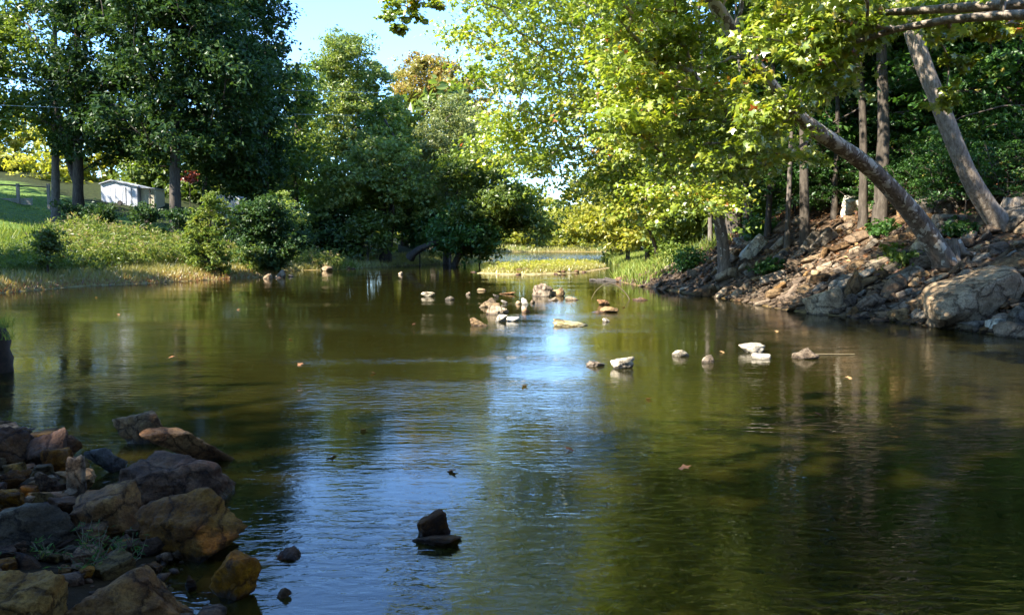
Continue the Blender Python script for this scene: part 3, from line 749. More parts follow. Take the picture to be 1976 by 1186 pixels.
# undergrowth bushes along the bank
def bush(name, label, px, Y, es, mt, seed, rad=.8, ns_=6, nl=16, ls=.14, group=None, dy=1.5, base=None):
    b = at(px, 480, Y); b[2] = tz(b[0], Y)
    top = at(px, min(e[1] for e in es), Y)
    if Y < 60:
        gy = HOR + (CAMH - b[2]) / Y * FPX; rx = max(e[2] for e in es); low = max(e[1] + e[3] * .5 for e in es)
        es = list(es) + [(sum(e[0] for e in es) / len(es), (gy + low) / 2 - 2, rx * .85, max(6, (gy - low) / 2 + 4), int(sum(e[4] for e in es) * .45))]
    return tree(name, label, [([b, (b + top) / 2, top], [.06, .045, .02])], ell(rs, Y, dy, *es, rad=rad), M[mt], M['bark'], seed, ns_, nl, ls, group=group, cat='bush', minh=.05, flare=False, trn=5)
G4 = 'bushes under the wooded bank'
for i, (lab, px, Y, es, mt) in enumerate([
    ('dark bush at the foot of the slender tall tree', 590, 68, [(590, 430, 50, 40, 26), (570, 470, 40, 22, 12)], 'green'),
    ('dark bush between slender tree and leaning tree by the water', 655, 68, [(650, 450, 50, 38, 28)], 'oak'),
    ('dark bush left of the double trunk', 710, 67, [(708, 450, 38, 38, 22)], 'green'),
    ('bright green bush right of the double trunk', 810, 71, [(815, 430, 45, 45, 30)], 'under'),
    ('mid green bush beneath the pale grey green tree', 870, 70, [(870, 455, 50, 35, 26)], 'green'),
    ('dark bush at the end of the wooded bank', 925, 70, [(925, 468, 34, 20, 20)], 'green'),
    ('green bush high behind the dark bushes', 620, 80, [(620, 390, 60, 45, 30)], 'under'),
    ('green bush behind the leaning tree', 700, 82, [(720, 400, 50, 50, 26)], 'green')]):
    bush('bush', lab, px, Y, es, mt, 80 + i, 1.1, 7, 18, .18, G4)

# ---- left bank shrubs
bush('sapling', 'bright yellow green sapling on the weedy left bank', 405, 41, [(408, 420, 34, 40, 26), (400, 465, 50, 26, 22), (412, 385, 10, 16, 7), (375, 440, 12, 20, 5), (440, 432, 12, 18, 5)], 'lush', 101, .36, 6, 14, .08, dy=.9)
bush('shrub', 'dark green shrub right of the bright sapling', 490, 45, [(478, 425, 40, 34, 34), (520, 415, 40, 45, 34), (550, 455, 40, 35, 24), (500, 460, 40, 32, 22)], 'oak', 102, .55, 7, 16, .10)
bush('shrub', 'grey green shrub with pale leaf tips at the end of the grassy point', 540, 47, [(540, 420, 40, 45, 26), (520, 470, 30, 25, 14)], 'light', 103, .6, 7, 15, .10)
bush('shrub', 'small shaded shrub standing out of the grass on the left', 90, 33, [(92, 465, 26, 22, 18)], 'green', 104, .35, 6, 14, .07, dy=.5)
bush('shrub', 'low pale-leaved shrub at the water end of the grassy point', 490, 43.5, [(495, 490, 26, 10, 12)], 'light', 105, .35, 6, 12, .09, dy=.5)
for i, (px, py, Y, lab) in enumerate([(150, 405, 52, 'weed shrub coloured dark as if shaded, below the forked oak'), (200, 412, 50, 'leafy shrub coloured dark as if shaded, below the white shed'), (280, 412, 50, 'shrub coloured dark as if shaded, below the lean-to'), (345, 420, 49, 'shrub coloured dark as if shaded, below the broad oak')]):
    bush('shrub', lab, px, Y, [(px, py, 34, 14, 14)], 'oak', 110 + i, .5, 6, 14, .1, dy=.8)  # darker leaf colour stands in for shade from the oaks

# ---- far trees up the river
G5 = 'distant trees where the river bends away'
proto = tree('distant_tree', 'distant yellow green tree at the far end of the river', [([(0, 0, 0), (0, 0, 4), (0.5, 0, 9)], [.3, .25, .1])],
     [(*(rs.normal(size=2) * 2.6), 5.5 + rs.normal() * 3.0, 1.7) for _ in range(60)], M['yellow'], M['bark'], 120, 6, 14, .42, group=G5)
proto2 = tree('distant_tree', 'distant green tree at the far end of the river', [([(0, 0, 0), (0, 0, 4), (0.5, 0, 9)], [.3, .25, .1])],
     [(*(rs.normal(size=2) * 2.8), 6.5 + rs.normal() * 3.2, 1.8) for _ in range(60)], M['light'], M['bark'], 121, 6, 14, .42, group=G5)
first = {0: True, 1: True}
spots = []
for k in range(26):
    x = -24 + k * 3.6 + rs.uniform(-1.5, 1.5); spots.append((x, 303 + rs.uniform(0, 25), rs.uniform(1.0, 1.6)))
for k in range(12):
    y = 105 + k * 16; spots.append((np.interp(y, [105, 150, 210, 285], [12.4, 18, 30, 60]) + 4 + rs.uniform(0, 3), y, rs.uniform(.8, 1.2)))
for k in range(9):
    y = 90 + k * 24; spots.append((np.interp(y, [70, 130, 200, 290], [-2, -7, -16, -10]) - 5 - rs.uniform(0, 4), y, rs.uniform(.9, 1.4)))
for k, (x, y, s) in enumerate(spots):
    q = int(rs.rand() > .6); src = proto2 if q else proto
    if first[q]:
        src.location = (x, y, tz(x, y) - .1); src.scale = (s, s, s); first[q] = False
    else: copy_tree(src, (x, y, tz(x, y) - .1), rs.rand() * 6.28, s)

# ---- sunlit trees on the right bank beyond the rubble
G6 = 'sunlit trees along the far right bank'
FR = [
 (1200, 95, [(1130, 430, 45, 32, 22), (1150, 380, 60, 40, 24)], 'yellow', 'yellow green tree at the water, first of the far right bank'),
 (1212, 70, [(1185, 430, 50, 40, 30), (1190, 340, 60, 60, 26)], 'yellow', 'bushy yellow tree behind the grassy gravel bar'),
 (1250, 58, [(1230, 430, 60, 45, 34), (1250, 340, 70, 60, 30)], 'yellow', 'yellow green tree beside the slanting thin trunk'),
 (1330, 50, [(1310, 420, 60, 45, 32), (1340, 330, 70, 60, 30)], 'green', 'green tree behind the curved dark trunk'),
 (1420, 46, [(1430, 380, 60, 60, 36), (1440, 280, 70, 60, 30)], 'green', 'green tree between the curved dark trunk and the rubble slope'),
 (1240, 100, [(1200, 360, 80, 60, 30), (1250, 260, 90, 60, 30)], 'light', 'light green tree high on the far right slope'),
]
for i, (px, Y, es, mt, lab) in enumerate(FR):
    b = at(px, 470, Y)
    tree('tree', lab, [stem(px, 470, Y, 260, .16, .04)], ell(rs, Y, 4, *es, rad=1.2), M[mt], M['bark'], 130 + i, 7, 20, .22, group=G6)
tree('thin_tree', 'thin dark trunk slanting left over the grassy bank', [([at(1272, 490, 46), at(1258, 455, 45.5), at(1245, 425, 45), at(1225, 390, 45)], [.13, .11, .09, .05])],
     ell(rs, 45, 2, (1220, 390, 50, 40, 14)), M['yellow'], M['bark'], 140, 7, 16, .18)

# ---- the sycamores on the right bank
HOLES = ((1005, 210, 26), (1060, 150, 20), (1085, 372, 16), (1000, 180, 18))
A = [(1838, 515, 19), (1765, 412, 18.6), (1690, 325, 18), (1610, 272, 17.5), (1532, 228, 17), (1478, 155, 16.5), (1422, 72, 16.2), (1365, -10, 16), (1300, -130, 15.5), (1250, -270, 15)]
Ap = [at(*a) for a in A]
Ap[0][2] = tz(Ap[0][0], Ap[0][1])
ca = polyc(rs, [(1180, -10), (1400, -10), (1450, 90), (1500, 200), (1590, 220), (1590, 280), (1480, 330), (1300, 340), (1170, 260)], 150, 13.5, 17.5, .62)
ca += polyc(rs, [(980, -360), (1620, -360), (1560, -10), (1050, -10)], 85, 12, 17, .7)
ca += polyc(rs, [(1500, 290), (1640, 270), (1660, 340), (1530, 330)], 5, 17.5, 18, .35)
def front_clear(cl, path, wpx, keep):
    """leave out most sprays that would hang straight in front of a trunk"""
    out = []
    for c in cl:
        dep = c[1] * cp - (c[2] - CAMH) * sp_; up_ = c[1] * sp_ + (c[2] - CAMH) * cp
        px = CX + FPX * c[0] / dep; py = CY - FPX * up_ / dep
        d = seg_dist(np.array([px]), np.array([py]), [(a, b_) for a, b_, _ in path])[0]
        if d < wpx + c[3] * FPX / dep * 1.05 and py > -40 and rs.rand() > keep: continue
        out.append(c)
    return out
ca += polyc(rs, [(1250, -390), (1700, -390), (1680, -60), (1280, -120)], 62, 13, 18, .8)
ca = front_clear(ca, A, 18, .06)
treeA = tree('sycamore', 'big leaning sycamore with pale peeling bark bending over the water', [(Ap, [.25, .21, .19, .17, .155, .145, .135, .125, .10, .05])], ca, M['syc'], M['bark_syc'], 201,
     10, 14, .074, T_MAPLE, lvar=.5, minh=.45, extra_leaves=150, trn=14, roots=6, flat=.34, up=.9, rmix=.55, kk=.016, rmin=.008)
Cc = [(1402, 468, 28), (1392, 412, 28), (1370, 372, 27.5), (1330, 336, 27), (1290, 310, 26.5), (1250, 265, 26), (1215, 190, 26), (1180, 90, 26), (1150, -10, 26), (1120, -120, 26)]
Cp = [at(*c) for c in Cc]; Cp[0][2] = tz(Cp[0][0], Cp[0][1])
cc = polyc(rs, [(875, -10), (1220, -10), (1400, 260), (1430, 390), (1330, 400), (1240, 415), (1150, 390), (1085, 385), (1055, 365), (990, 340), (930, 300), (955, 200), (900, 130), (860, 90)], 235, 22.5, 29, .85, holes=HOLES)
cc += polyc(rs, [(900, -300), (1280, -300), (1280, 0), (860, 0)], 50, 21, 29, .9)
cc += [tuple(at(x, y, 21)) + (r,) for x, y, r in ((765, 8, .32), (790, 30, .34), (748, 30, .26), (768, 55, .22), (800, 5, .3), (785, -25, .4), (830, -30, .5), (870, -60, .6), (840, 10, .22))]
treeC = tree('sycamore', 'sycamore on a curved dark trunk, its yellow green crown hanging over the river', [(Cp, [.21, .19, .175, .16, .145, .13, .115, .10, .08, .05])], cc, M['syc'], M['bark_syc'], 202,
     11, 14, .078, T_MAPLE7, lvar=.5, minh=.4, trn=12, roots=5, flat=.34, up=.9, rmix=.55, kk=.016, rmin=.01)
Bp = [at(*c) for c in ((1952, 490, 19.5), (1907, 412, 19.3), (1862, 330, 19), (1835, 250, 19), (1800, 170, 19), (1767, 80, 19), (1745, 15, 19), (1725, -80, 19), (1700, -260, 19))]
Bp[0][2] = tz(Bp[0][0], Bp[0][1])
cb = polyc(rs, [(1500, -380), (2100, -380), (2100, -60), (1450, -60)], 120, 16, 23, .9)
treeB = tree('sycamore', 'tall leaning tree with scaly pale trunk at the top of the rubble', [(Bp, [.29, .225, .195, .19, .185, .175, .165, .15, .07])], cb, M['syc'], M['bark_pale'], 203,
     7, 10, .10, T_MAPLE7, minh=.75, trn=14, roots=6, kk=.016)
Db = np.array([12.6, 9.2, tz(12.6, 9.2)])
D0 = ([Db, (11.8, 9.4, 3), (10.8, 9.8, 5.2), (9.9, 10.2, 7), (9.0, 10.4, 9), (8.2, 10.5, 11.5)], [.36, .3, .26, .22, .17, .08])
DL1 = ([np.array((10.9, 9.8, 5.0)), at(2030, 10, 10.0), at(1960, 8, 10.3), at(1880, 4, 10.6), at(1790, 17, 11), at(1700, 33, 11.3), at(1640, 30, 11.6)], [.1, .085, .075, .065, .055, .045, .02])
DL2 = ([np.array((11.2, 9.7, 4.4)), at(2050, 30, 9.9), at(1976, 18, 10.2), at(1880, 22, 10.5), at(1750, 42, 10.8), at(1660, 62, 11.2), at(1600, 95, 11.5), at(1555, 118, 11.8)], [.085, .07, .062, .055, .047, .036, .026, .012])
cd = polyc(rs, [(1400, -5), (1770, -5), (1720, 45), (1640, 75), (1650, 120), (1600, 190), (1540, 215), (1460, 210), (1420, 130)], 125, 10.8, 12.8, .34)
cd += polyc(rs, [(1600, -5), (1990, -5), (1990, 60), (1850, 70), (1760, 60), (1690, 90)], 34, 11, 15, .28)
cd = front_clear(cd, A, 16, .10)
cd = front_clear(cd, [(1952, 490, 0), (1862, 330, 0), (1800, 170, 0), (1745, 15, 0)], 10, .15)
cd += polyc(rs, [(1430, 190), (1540, 190), (1530, 275), (1440, 260)], 9, 12, 13, .3)
cd += [tuple(at(x, y, 12)) + (r,) for x, y, r in ((1885, 45, .2), (1945, 40, .2), (1920, 60, .2), (1800, 75, .2), (1830, 120, .2), (1860, 115, .16), (1815, 200, .16), (1830, 185, .14))]
cd += polyc(rs, [(1350, -420), (2000, -420), (1900, -15), (1350, -15)], 60, 8.5, 13, .5)
treeD = tree('sycamore', 'near sycamore reaching in with two long pale limbs and large bright leaves', [D0, DL1, DL2], cd, M['syc'], M['bark_pale'], 204,
     8, 10, .072, T_MAPLE, lvar=.5, minh=.5, extra_leaves=150, trn=10, flat=.5, up=.8, rmix=.6, kk=.011, rmin=.006, pathw=.2)

# ---- woods on the right slope
G7 = 'trees in the woods on the right slope'
WD = [(1482, 405, 30, .12, 'bark', 20, 'thin dark trunk in the woods left of the pale straight one'),
      (1520, 425, 27, .09, 'bark_grey', 8, 'straight pale trunk standing at the top of the rubble'),
      (1556, 415, 26, .16, 'bark', -30, 'stout dark trunk next to the straight pale one'),
      (1440, 430, 32, .10, 'bark_grey', -25, 'thin grey trunk behind the curved sycamore'),
      (1372, 450, 36, .10, 'bark_grey', -30, 'thin leaning trunk on the far side of the curved sycamore'),
      (1668, 395, 25, .14, 'bark', -20, 'tall trunk with lit bark between the two leaning trees'),
      (1700, 400, 24, .21, 'bark', 5, 'thick black trunk behind the big leaning sycamore'),
      (1610, 395, 28, .10, 'bark', 8, 'slim dark trunk right of the stout dark one'),
      (1900, 330, 30, .16, 'bark', -20, 'dark trunk high on the slope between leaning trees'),
      (2080, 380, 24, .25, 'bark', -30, 'dark trunk beyond the grey boulders')]
for i, (px, py, Y, r, bk, ln, lab) in enumerate(WD):
    b = at(px, py, Y); zz = tz(b[0], b[1])
    st = stem(px, py, Y, -260, r, r * .4, ln, ctl=((px + ln * .35 + 6, py * .55, Y), (px + ln * .6 - 5, 40, Y)))
    cl = polyc(rs, [(px - 170, -420), (px + 170, -420), (px + 150, -40), (px - 150, -40)], 34, Y - 3, Y + 4, 1.2)
    tree('tree', lab, [st], cl, M['green'], M[bk], 220 + i, 7, 14, .2, group=G7, minh=.6)
G8 = 'leafy understory saplings on the right slope'
uprot = []
for v in range(4):
    r2 = np.random.RandomState(300 + v)
    cl = [(r2.normal() * 1.1, r2.normal() * 1.1, 1.2 + r2.rand() * 3.2, .6) for _ in range(46)]
    uprot.append(tree('understory_sapling', 'dark green leafy sapling among the shaded trunks of the right slope', [([(0, 0, 0), (.15, 0, 1.6), (.1, .2, 3.8)], [.05, .04, .02])], cl, M['under'], M['bark'], 310 + v, 6, 13, .095, T_OVATE, G8, minh=.15, flare=False, trn=6, up=.9, flat=.4))
used = set(); n_ = 0
pts = []
for k in range(4000):
    px = rs.uniform(1420, 2040); py = rs.uniform(-40, 400)
    if py > np.interp(px, [1420, 1600, 1750, 1976], [420, 350, 270, 300]): continue
    h = hit(px, py + 60, 20, 90)
    if any((h[0] - q[0]) ** 2 + (h[1] - q[1]) ** 2 < 1.5 + .018 * h[1] for q in pts): continue
    if seg_dist(np.array([h[0]]), np.array([h[1]]), SH_RIGHT)[0] < 4.2 and h[1] < 40: continue
    pts.append(h)
    if len(pts) > 130: break
for k, h in enumerate(pts):
    v = k % 4; s = rs.uniform(.75, 1.3)
    if v not in used:
        o = uprot[v]; o.location = (h[0], h[1], h[2] - .05); o.scale = (s, s, s); used.add(v)
    else: copy_tree(uprot[v], (h[0], h[1], h[2] - .05), rs.rand() * 6.28, s)
low = []
for k in range(1500):
    h = hit(rs.uniform(1480, 2010), rs.uniform(180, 420), 16, 60)
    d_ = seg_dist(np.array([h[0]]), np.array([h[1]]), SH_RIGHT)[0]
    if d_ < 3.6 or d_ > 16 or any((h[0] - q[0]) ** 2 + (h[1] - q[1]) ** 2 < .9 for q in low): continue
    low.append(h)
    if len(low) > 70: break
for k, h in enumerate(low):
    o = copy_tree(uprot[k % 4], (h[0], h[1], h[2] - .15), rs.rand() * 6.28, rs.uniform(.28, .5)); o.name = 'low_shrub'
    o['label'] = 'low green shrub growing in the dead leaves above the rubble slope'; o['category'] = 'bush'; o['group'] = 'low shrubs on the leaf-covered right slope'
# small leafy plants among the rubble
for i, (px, py, lab) in enumerate([(1745, 495, 'bright leafy seedling at the foot of the big leaning sycamore'), (1700, 440, 'dark leafy plant among the stones left of the leaning trunk'), (1850, 440, 'leafy plant between the two leaning trunks'), (1480, 515, 'small green plant on the rubble slope'), (1300, 490, 'bright green bush where the rubble meets the grassy point'), (1330, 505, 'green bush on the grassy point next to the rubble'), (1470, 440, 'leafy bush at the top of the rubble slope')]):
    h = hit(px, py + 14, 14, 60); Y = h[1]; s = .25 if i not in (4, 5, 6) else .55
    bush('leafy_plant', lab, px, Y, [(px, py, 420 / Y * (1.6 if s > .3 else 1), 260 / Y * (1.6 if s > .3 else 1), 10 if s < .3 else 26)], 'under' if i not in (0, 4) else 'lush', 330 + i, s, 5, 10, .07, dy=.4)

# ---- unseen trees outside the view, added to shade the foreground and the left bank
G9 = 'unseen trees placed outside the view for their shade'
shade = tree('shade_tree', 'unseen leafy tree placed to cast shade into the view', [([(0, 0, 0), (.3, 0, 5), (0, .4, 11), (.3, 0, 15)], [.35, .28, .16, .06])],
             [(*np.clip(rs.normal(size=2) * 2.6, -5.5, 5.5), max(6.2, 9.5 + rs.normal() * 3.3), 1.5) for _ in range(95)], M['green'], M['bark'], 400, 7, 14, .24, group=G9)
shade.location = (-17, -9.5, tz(-17, -9.5))
for x, y, s in ((-20, -7, 1.05), (-9.5, -9, .95), (-24, -3, 1.05), (-15.5, -3.5, .58), (-27, -6, 1.1), (-29, 27.6, .78), (-5, -6, .95), (1.5, -8, 1.0), (8, -9, 1.0), (-2, -14, 1.1), (-12, -15, 1.1), (-4.0, -3.0, .9), (3.5, -4, .9), (-50, 55, 1.25), (-43.5, 50, 1.2), (-58, 62, 1.35), (-67, 57, 1.4)):
    copy_tree(shade, (x, y, tz(x, y)), (x * 7.31 + y * 3.7) % 6.28, s)

for x, y, s_, lab in ((13, 30, 1.15, 'added tall green tree behind the big leaning sycamore'), (17.5, 36, 1.3, 'added tall green tree high on the slope behind the black trunk'),
                      (11.5, 41, 1.15, 'added tall green tree behind the stout dark trunk'), (22, 31, 1.3, 'added tall green tree high on the slope behind the scaly trunk'), (19, 25, 1.1, 'added tall green tree above the grey boulders')):
    o = copy_tree(shade, (x, y, tz(x, y) - .1), rs.rand() * 6, s_, lab); o['group'] = G7; o.name = 'tree'  # mostly above the view, added to block sky from the water's reflection
# ------------------------------------------------------------------ rocks
ICO = {}
def ico(sub):
    if sub not in ICO:
        import bmesh
        bm = bmesh.new(); bmesh.ops.create_icosphere(bm, subdivisions=sub, radius=1)
        ICO[sub] = (np.array([v.co[:] for v in bm.verts]), np.array([[v.index for v in f.verts] for f in bm.faces])); bm.free()
    return ICO[sub]
def rock_v(seed, sub, planes=11, sharp=14, rough=.06, fr=1.6, low=.55, boxy=False):
    r = np.random.RandomState(seed); V, F = ico(sub)
    N = unit(r.normal(size=(planes, 3))); D = r.uniform(low, 1, planes)
    if boxy:
        ax = np.array([(1, 0, 0), (-1, 0, 0), (0, 1, 0), (0, -1, 0), (0, 0, 1), (0, 0, -1)], float)
        N = np.vstack([unit(ax + r.normal(size=(6, 3)) * .16), N[:6]]); D = np.r_[r.uniform(.55, .72, 6), r.uniform(.8, 1.02, 6)]
    q = np.clip(V @ N.T, 1e-3, None) / D                      # 1/r for each cutting plane
    rad = 1 / (np.sum(q ** sharp, 1) ** (1 / sharp) + .04)
    P = V * rad[:, None]
    if rough:
        off = Vector(r.uniform(-50, 50, 3))
        d = np.array([mnoise.fractal(Vector(p) * fr + off, .55, 2.1, 6) for p in P])
        d2 = np.array([mnoise.ridged_multi_fractal(Vector(p) * fr * 1.3 - off, .8, 2.2, 4, 1.0, 2.0) for p in P]) - 1.2
        P = P * (1 + rough * 1.5 * d + rough * .35 * d2)[:, None]
    lo, hi = P.min(0), P.max(0)
    return (P - (lo + hi) / 2) / (hi - lo), F                  # unit bounding box
def rock_px(name, label, x0, x1, y0, y1, mat, seed, sub=4, deep=.8, sink=.35, roll=0, Y=None, zb=None, planes=11, rough=.06, sharp=14, group=None, yaw=0, wide=1.0, fr=1.6, boxy=False, shear=0):
    """a rock whose visible outline fills the pixel box; it stands where its lower edge meets water or ground"""
    c = (x0 + x1) / 2
    if Y is None: p = wat(c, y1, zb or 0.0)
    else: p = at(c, y1, Y)
    wd = (x1 - x0) * p[1] / FPX; Yc = p[1] + wd * deep * .45
    k = Yc / p[1]
    top = at(c, y0, Yc); z0 = p[2]
    ht = max(.03, top[2] - z0)
    V, F = rock_v(seed, sub, planes, sharp, rough, fr, boxy=boxy)
    if roll:
        a = math.radians(roll); cr, sr = math.cos(a), math.sin(a)
        V = V @ np.array([[cr, 0, -sr], [0, 1, 0], [sr, 0, cr]]).T
    if yaw:
        a = math.radians(yaw); cr, sr = math.cos(a), math.sin(a)
        V = V @ np.array([[cr, -sr, 0], [sr, cr, 0], [0, 0, 1]]).T
    if shear: V[:, 2] += shear * V[:, 0]
    lo, hi = V.min(0), V.max(0); V = (V - (lo + hi) / 2) / (hi - lo)
    H = ht / (1 - sink)
    V = V * np.array([wd * k * wide, wd * deep, H]); V[:, 2] += H / 2 - sink * H
    m = mesh_np(name, V, F, None, True)
    o = obj(name, m, M[mat], None, (at(c, (y0 + y1) / 2, Yc)[0], Yc, z0))
    tag(o, label, 'rock', group); return o
for i, s in enumerate(RIV):
    big = (s[1] - s[0]) > 24
    rock_px('river_stone', s[5], s[0], s[1], s[2], s[3], TINT[s[4]], 500 + i, 4 if big else 3, .75, .42, 0, rough=.13 if s[4] == 4 else .09, planes=12, sharp=24)
# foreground rocks
FG = [
 ('pale pebble-sized stone at the water side of the dark rock pile', 0, 42, 816, 835, 'rock_fgt', .12, .3, 0),
 ('dark knobbly rock pile lump at the left edge of the spit', -60, 62, 820, 905, 'rock_fgd', .05, .2, 0),
 ('dark rough rock between the rock pile and the water', 40, 130, 830, 900, 'rock_fgd', .05, .25, 0),
 ('small brown rock behind the upright tan slab', 82, 142, 862, 905, 'rock_fg', .05, .25, 0),
 ('little brown rock left of the upright tan slab', 70, 118, 905, 950, 'rock_fg', .05, .25, 0),
 ('sunlit orange rock farthest out in the water off the spit', 222, 328, 792, 856, 'rock_fgt', 0, .3, 16),
 ('rounded brown boulder next to the sunlit orange rock', 290, 449, 817, 908, 'rock_fg', 0, .25, -12),
 ('grey pyramid stone standing in the water behind the boulders', 172, 238, 860, 912, 'rock_fgg', 0, .25, 0),
 ('broad dark mossy boulder in the middle of the pile', 206, 440, 877, 985, 'rock_fgd', 0, .25, 0),
 ('upright tan slab with pitted face', 129, 167, 876, 958, 'rock_fgt', .03, .15, 0),
 ('brown boulder sloping left beside the broad dark one', 133, 278, 932, 1045, 'rock_fg', .02, .25, 18),
 ('largest block of the pile with a flat tan top and dark wet side', 262, 492, 939, 1085, 'rock_fg', 0, .25, -8),
 ('long low layered olive boulder at the left edge', -90, 150, 973, 1095, 'rock_olive', .04, .25, 0),
 ('upright brown rock standing in blue water below the largest block', 400, 501, 1062, 1162, 'rock_fg', 0, .2, 0),
 ('smooth brown boulder at the bottom of the pile', 128, 366, 1098, 1250, 'rock_fg', 0, .25, 10),
 ('pale crumbling rock in the bottom left corner', -70, 132, 1110, 1260, 'rock_fgt', .03, .25, 0),
 ('small dark stone in the gap behind the upright brown rock', 352, 384, 1108, 1140, 'rock_fgd', 0, .25, 0),
 ('dark flat slab carrying a brown block in the open water', 790, 896, 1027, 1057, 'rock_fgd', 0, .35, 0),
 ('black smooth stone alone in the blue water', 533, 582, 1056, 1081, 'rock_fgd', 0, .45, 0),
 ('little grey brown pebble near the bottom edge', 531, 562, 1133, 1155, 'rock_fg', 0, .45, 0),
 ('small brown stone between the layered boulder and the sloping one', 165, 225, 1030, 1075, 'rock_fgd', .02, .3, 0),
 ('small rusty stone at the foot of the largest block', 205, 262, 1042, 1078, 'rock_fg', .02, .3, 0),
]
BOXY = (3, 5, 9, 10, 15)
for i, (lab, x0, x1, y0, y1, mt, zb, sk, rl) in enumerate(FG):
    planes = 12
    rock_px('boulder' if x1 - x0 > 90 else 'rock', lab, x0, x1, y0, y1, mt, 620 + i, 5 if x1 - x0 > 150 else 4, .75, sk, rl, zb=zb, planes=planes, rough=.10, sharp=34, fr=1.5, boxy=i in BOXY)
p = wat(837, 1057); Yb = p[1] + .22
b0 = at(838, 1030, Yb)
V, F = rock_v(700, 4, 10, 30, .1, 2, boxy=True)
o = obj('rock', mesh_np('rock', V * np.array([.18, .16, .15]) + np.array([0, 0, .06]), F, None, True), M['rock_fgd'], None, (b0[0], Yb, b0[2] - .004)); o.rotation_euler = (0, math.radians(-14), .4)
tag(o, 'brown block perched on a dark flat slab in the open water', 'rock')
FILL = [(-20, 832), (60, 838), (140, 860), (175, 925), (235, 985), (300, 1000), (300, 1085), (250, 1105), (130, 1110), (-20, 1105)]
fs = []
for _ in range(900):
    px, py = rs.uniform(-20, 300), rs.uniform(832, 1110); sz = rs.uniform(22, 66)
    if not pin(px, py, FILL) or any((px - q[0]) ** 2 + ((py - q[1]) * 1.5) ** 2 < ((sz + q[2]) * .36) ** 2 for q in fs): continue
    fs.append((px, py, sz))
FM = [mesh_np('rock', *rock_v(880 + k, 4, 10, 28, .10, boxy=k % 2 == 0), None, True) for k in range(9)]
for k, m_ in enumerate(FM): m_.materials.append(M[('rock_fg', 'rock_fgd', 'rock_olive', 'rock_fg', 'rock_fgd', 'rock_fgt', 'rock_olive', 'rock_fgd', 'rock_fg')[k]])
for k, (px, py, sz) in enumerate(fs[:80]):
    q = wat(px, py, .08); wd = sz * q[1] / FPX
    o = obj('rock', FM[k % 9], None, None, (q[0], q[1], tz(q[0], q[1]) + wd * .2)); o.scale = (wd * 1.15, wd * .95, wd * rs.uniform(.5, .85)); o.rotation_euler = (rs.uniform(-.3, .3), rs.uniform(-.3, .3), rs.rand() * 6.28)
    tag(o, 'brown stone wedged between the larger boulders of the near rock pile', 'rock', 'smaller stones filling the near rock pile')
# submerged stones
for i, (px, py, wpx, lab) in enumerate([(705, 792, 74, 'tan stone lying just under the water in mid river'), (392, 745, 60, 'submerged tan stone left of mid river'), (385, 768, 90, 'submerged dark slab near the left rocks'), (800, 666, 90, 'submerged brown slab below the tan humped stone'), (900, 686, 70, 'submerged brown slab near the bright reflection')]):
    q = wat(px, py, -.05); w_ = wpx * q[1] / FPX
    V, F = rock_v(720 + i, 3)
    o = obj('submerged_stone', mesh_np('submerged_stone', V * np.array([w_, w_ * .8, .3]), F, None, True), M['rock_moss' if i < 2 else 'rock_fg'], None, (q[0], q[1], -.165)); tag(o, lab, 'rock')

# ---- right bank: named boulders first, then the rubble
G10 = 'stones of the rubble slope on the right bank'
def bank_rock(lab, x0, x1, y0, y1, mat, seed, roll=0, deep=.7, rough=.08, sub=4, sink=.2):
    h = hit((x0 + x1) / 2, y1, 10, 70)
    return rock_px('boulder', lab, x0, x1, y0, y1, mat, seed, sub, deep, sink, roll, Y=h[1], rough=rough, sharp=26, planes=12, boxy=seed % 3 != 1, shear=roll / 32)
BR = [
 ('huge tan boulder slab sloping into the water under the sycamores', 1775, 2010, 512, 632, 'rock_ochre', 15, .7),
 ('smooth tan triangular slab lying at the water below the rubble', 1555, 1632, 553, 608, 'rock_ochre', 10, .6),
 ('tan block with a flat lit face behind the huge boulder', 1852, 1940, 512, 552, 'rock_white', 18, .7),
 ('pale stone in the water at the foot of the huge boulder', 1905, 1952, 613, 638, 'rock_white', 0, .7),
 ('grey stone beside the pale one at the foot of the huge boulder', 1945, 2010, 596, 640, 'rock_grey', 0, .7),
 ('brown stone wedged against the base of the leaning sycamore', 1832, 1876, 494, 530, 'rock', 14, .7),
 ('flat tan slab under the scaly trunk', 1938, 2000, 494, 518, 'rock', 0, .7),
 ('pale grey boulder at the right of the scaly trunk', 1938, 2020, 352, 395, 'rock_grey', 20, .8),
 ('broad grey boulder below the pale grey one', 1930, 2040, 378, 440, 'rock_grey', 12, .8),
 ('grey flat-topped ledge between the two leaning trunks', 1745, 1872, 365, 425, 'rock_grey', 14, .8),
 ('grey block under the flat-topped ledge', 1800, 1860, 412, 440, 'rock_grey', 0, .8),
 ('upright mossy pale stone high on the slope', 1895, 1946, 285, 345, 'rock_white', 0, .6),
 ('pale rock heap left of the black trunk', 1625, 1678, 375, 412, 'rock_white', 0, .8),
 ('dark sharp slab on the upper rubble', 1565, 1615, 440, 478, 'rock_grey', 25, .5),
 ('leaning grey slab beside the dark sharp slab', 1535, 1585, 445, 485, 'rock_grey', 30, .5),
 ('long pale tan ledge on the left end of the rubble', 1425, 1480, 450, 500, 'rock_white', 30, .5),
 ('sharp upright brown rock above the triangular slab', 1622, 1668, 518, 575, 'rock', 32, .6),
 ('cracked tan block in the middle of the rubble', 1700, 1745, 528, 572, 'rock', 22, .7),
 ('tan boulder above the cracked block', 1675, 1718, 494, 518, 'rock_tan', 12, .7),
 ('dark rock with lit edge right of the middle rubble', 1760, 1850, 555, 605, 'rock', 20, .7),
]
for i, (lab, x0, x1, y0, y1, mt, rl, dp) in enumerate(BR):
    bank_rock(lab, x0, x1, y0, y1, mt, 740 + i, rl, dp)
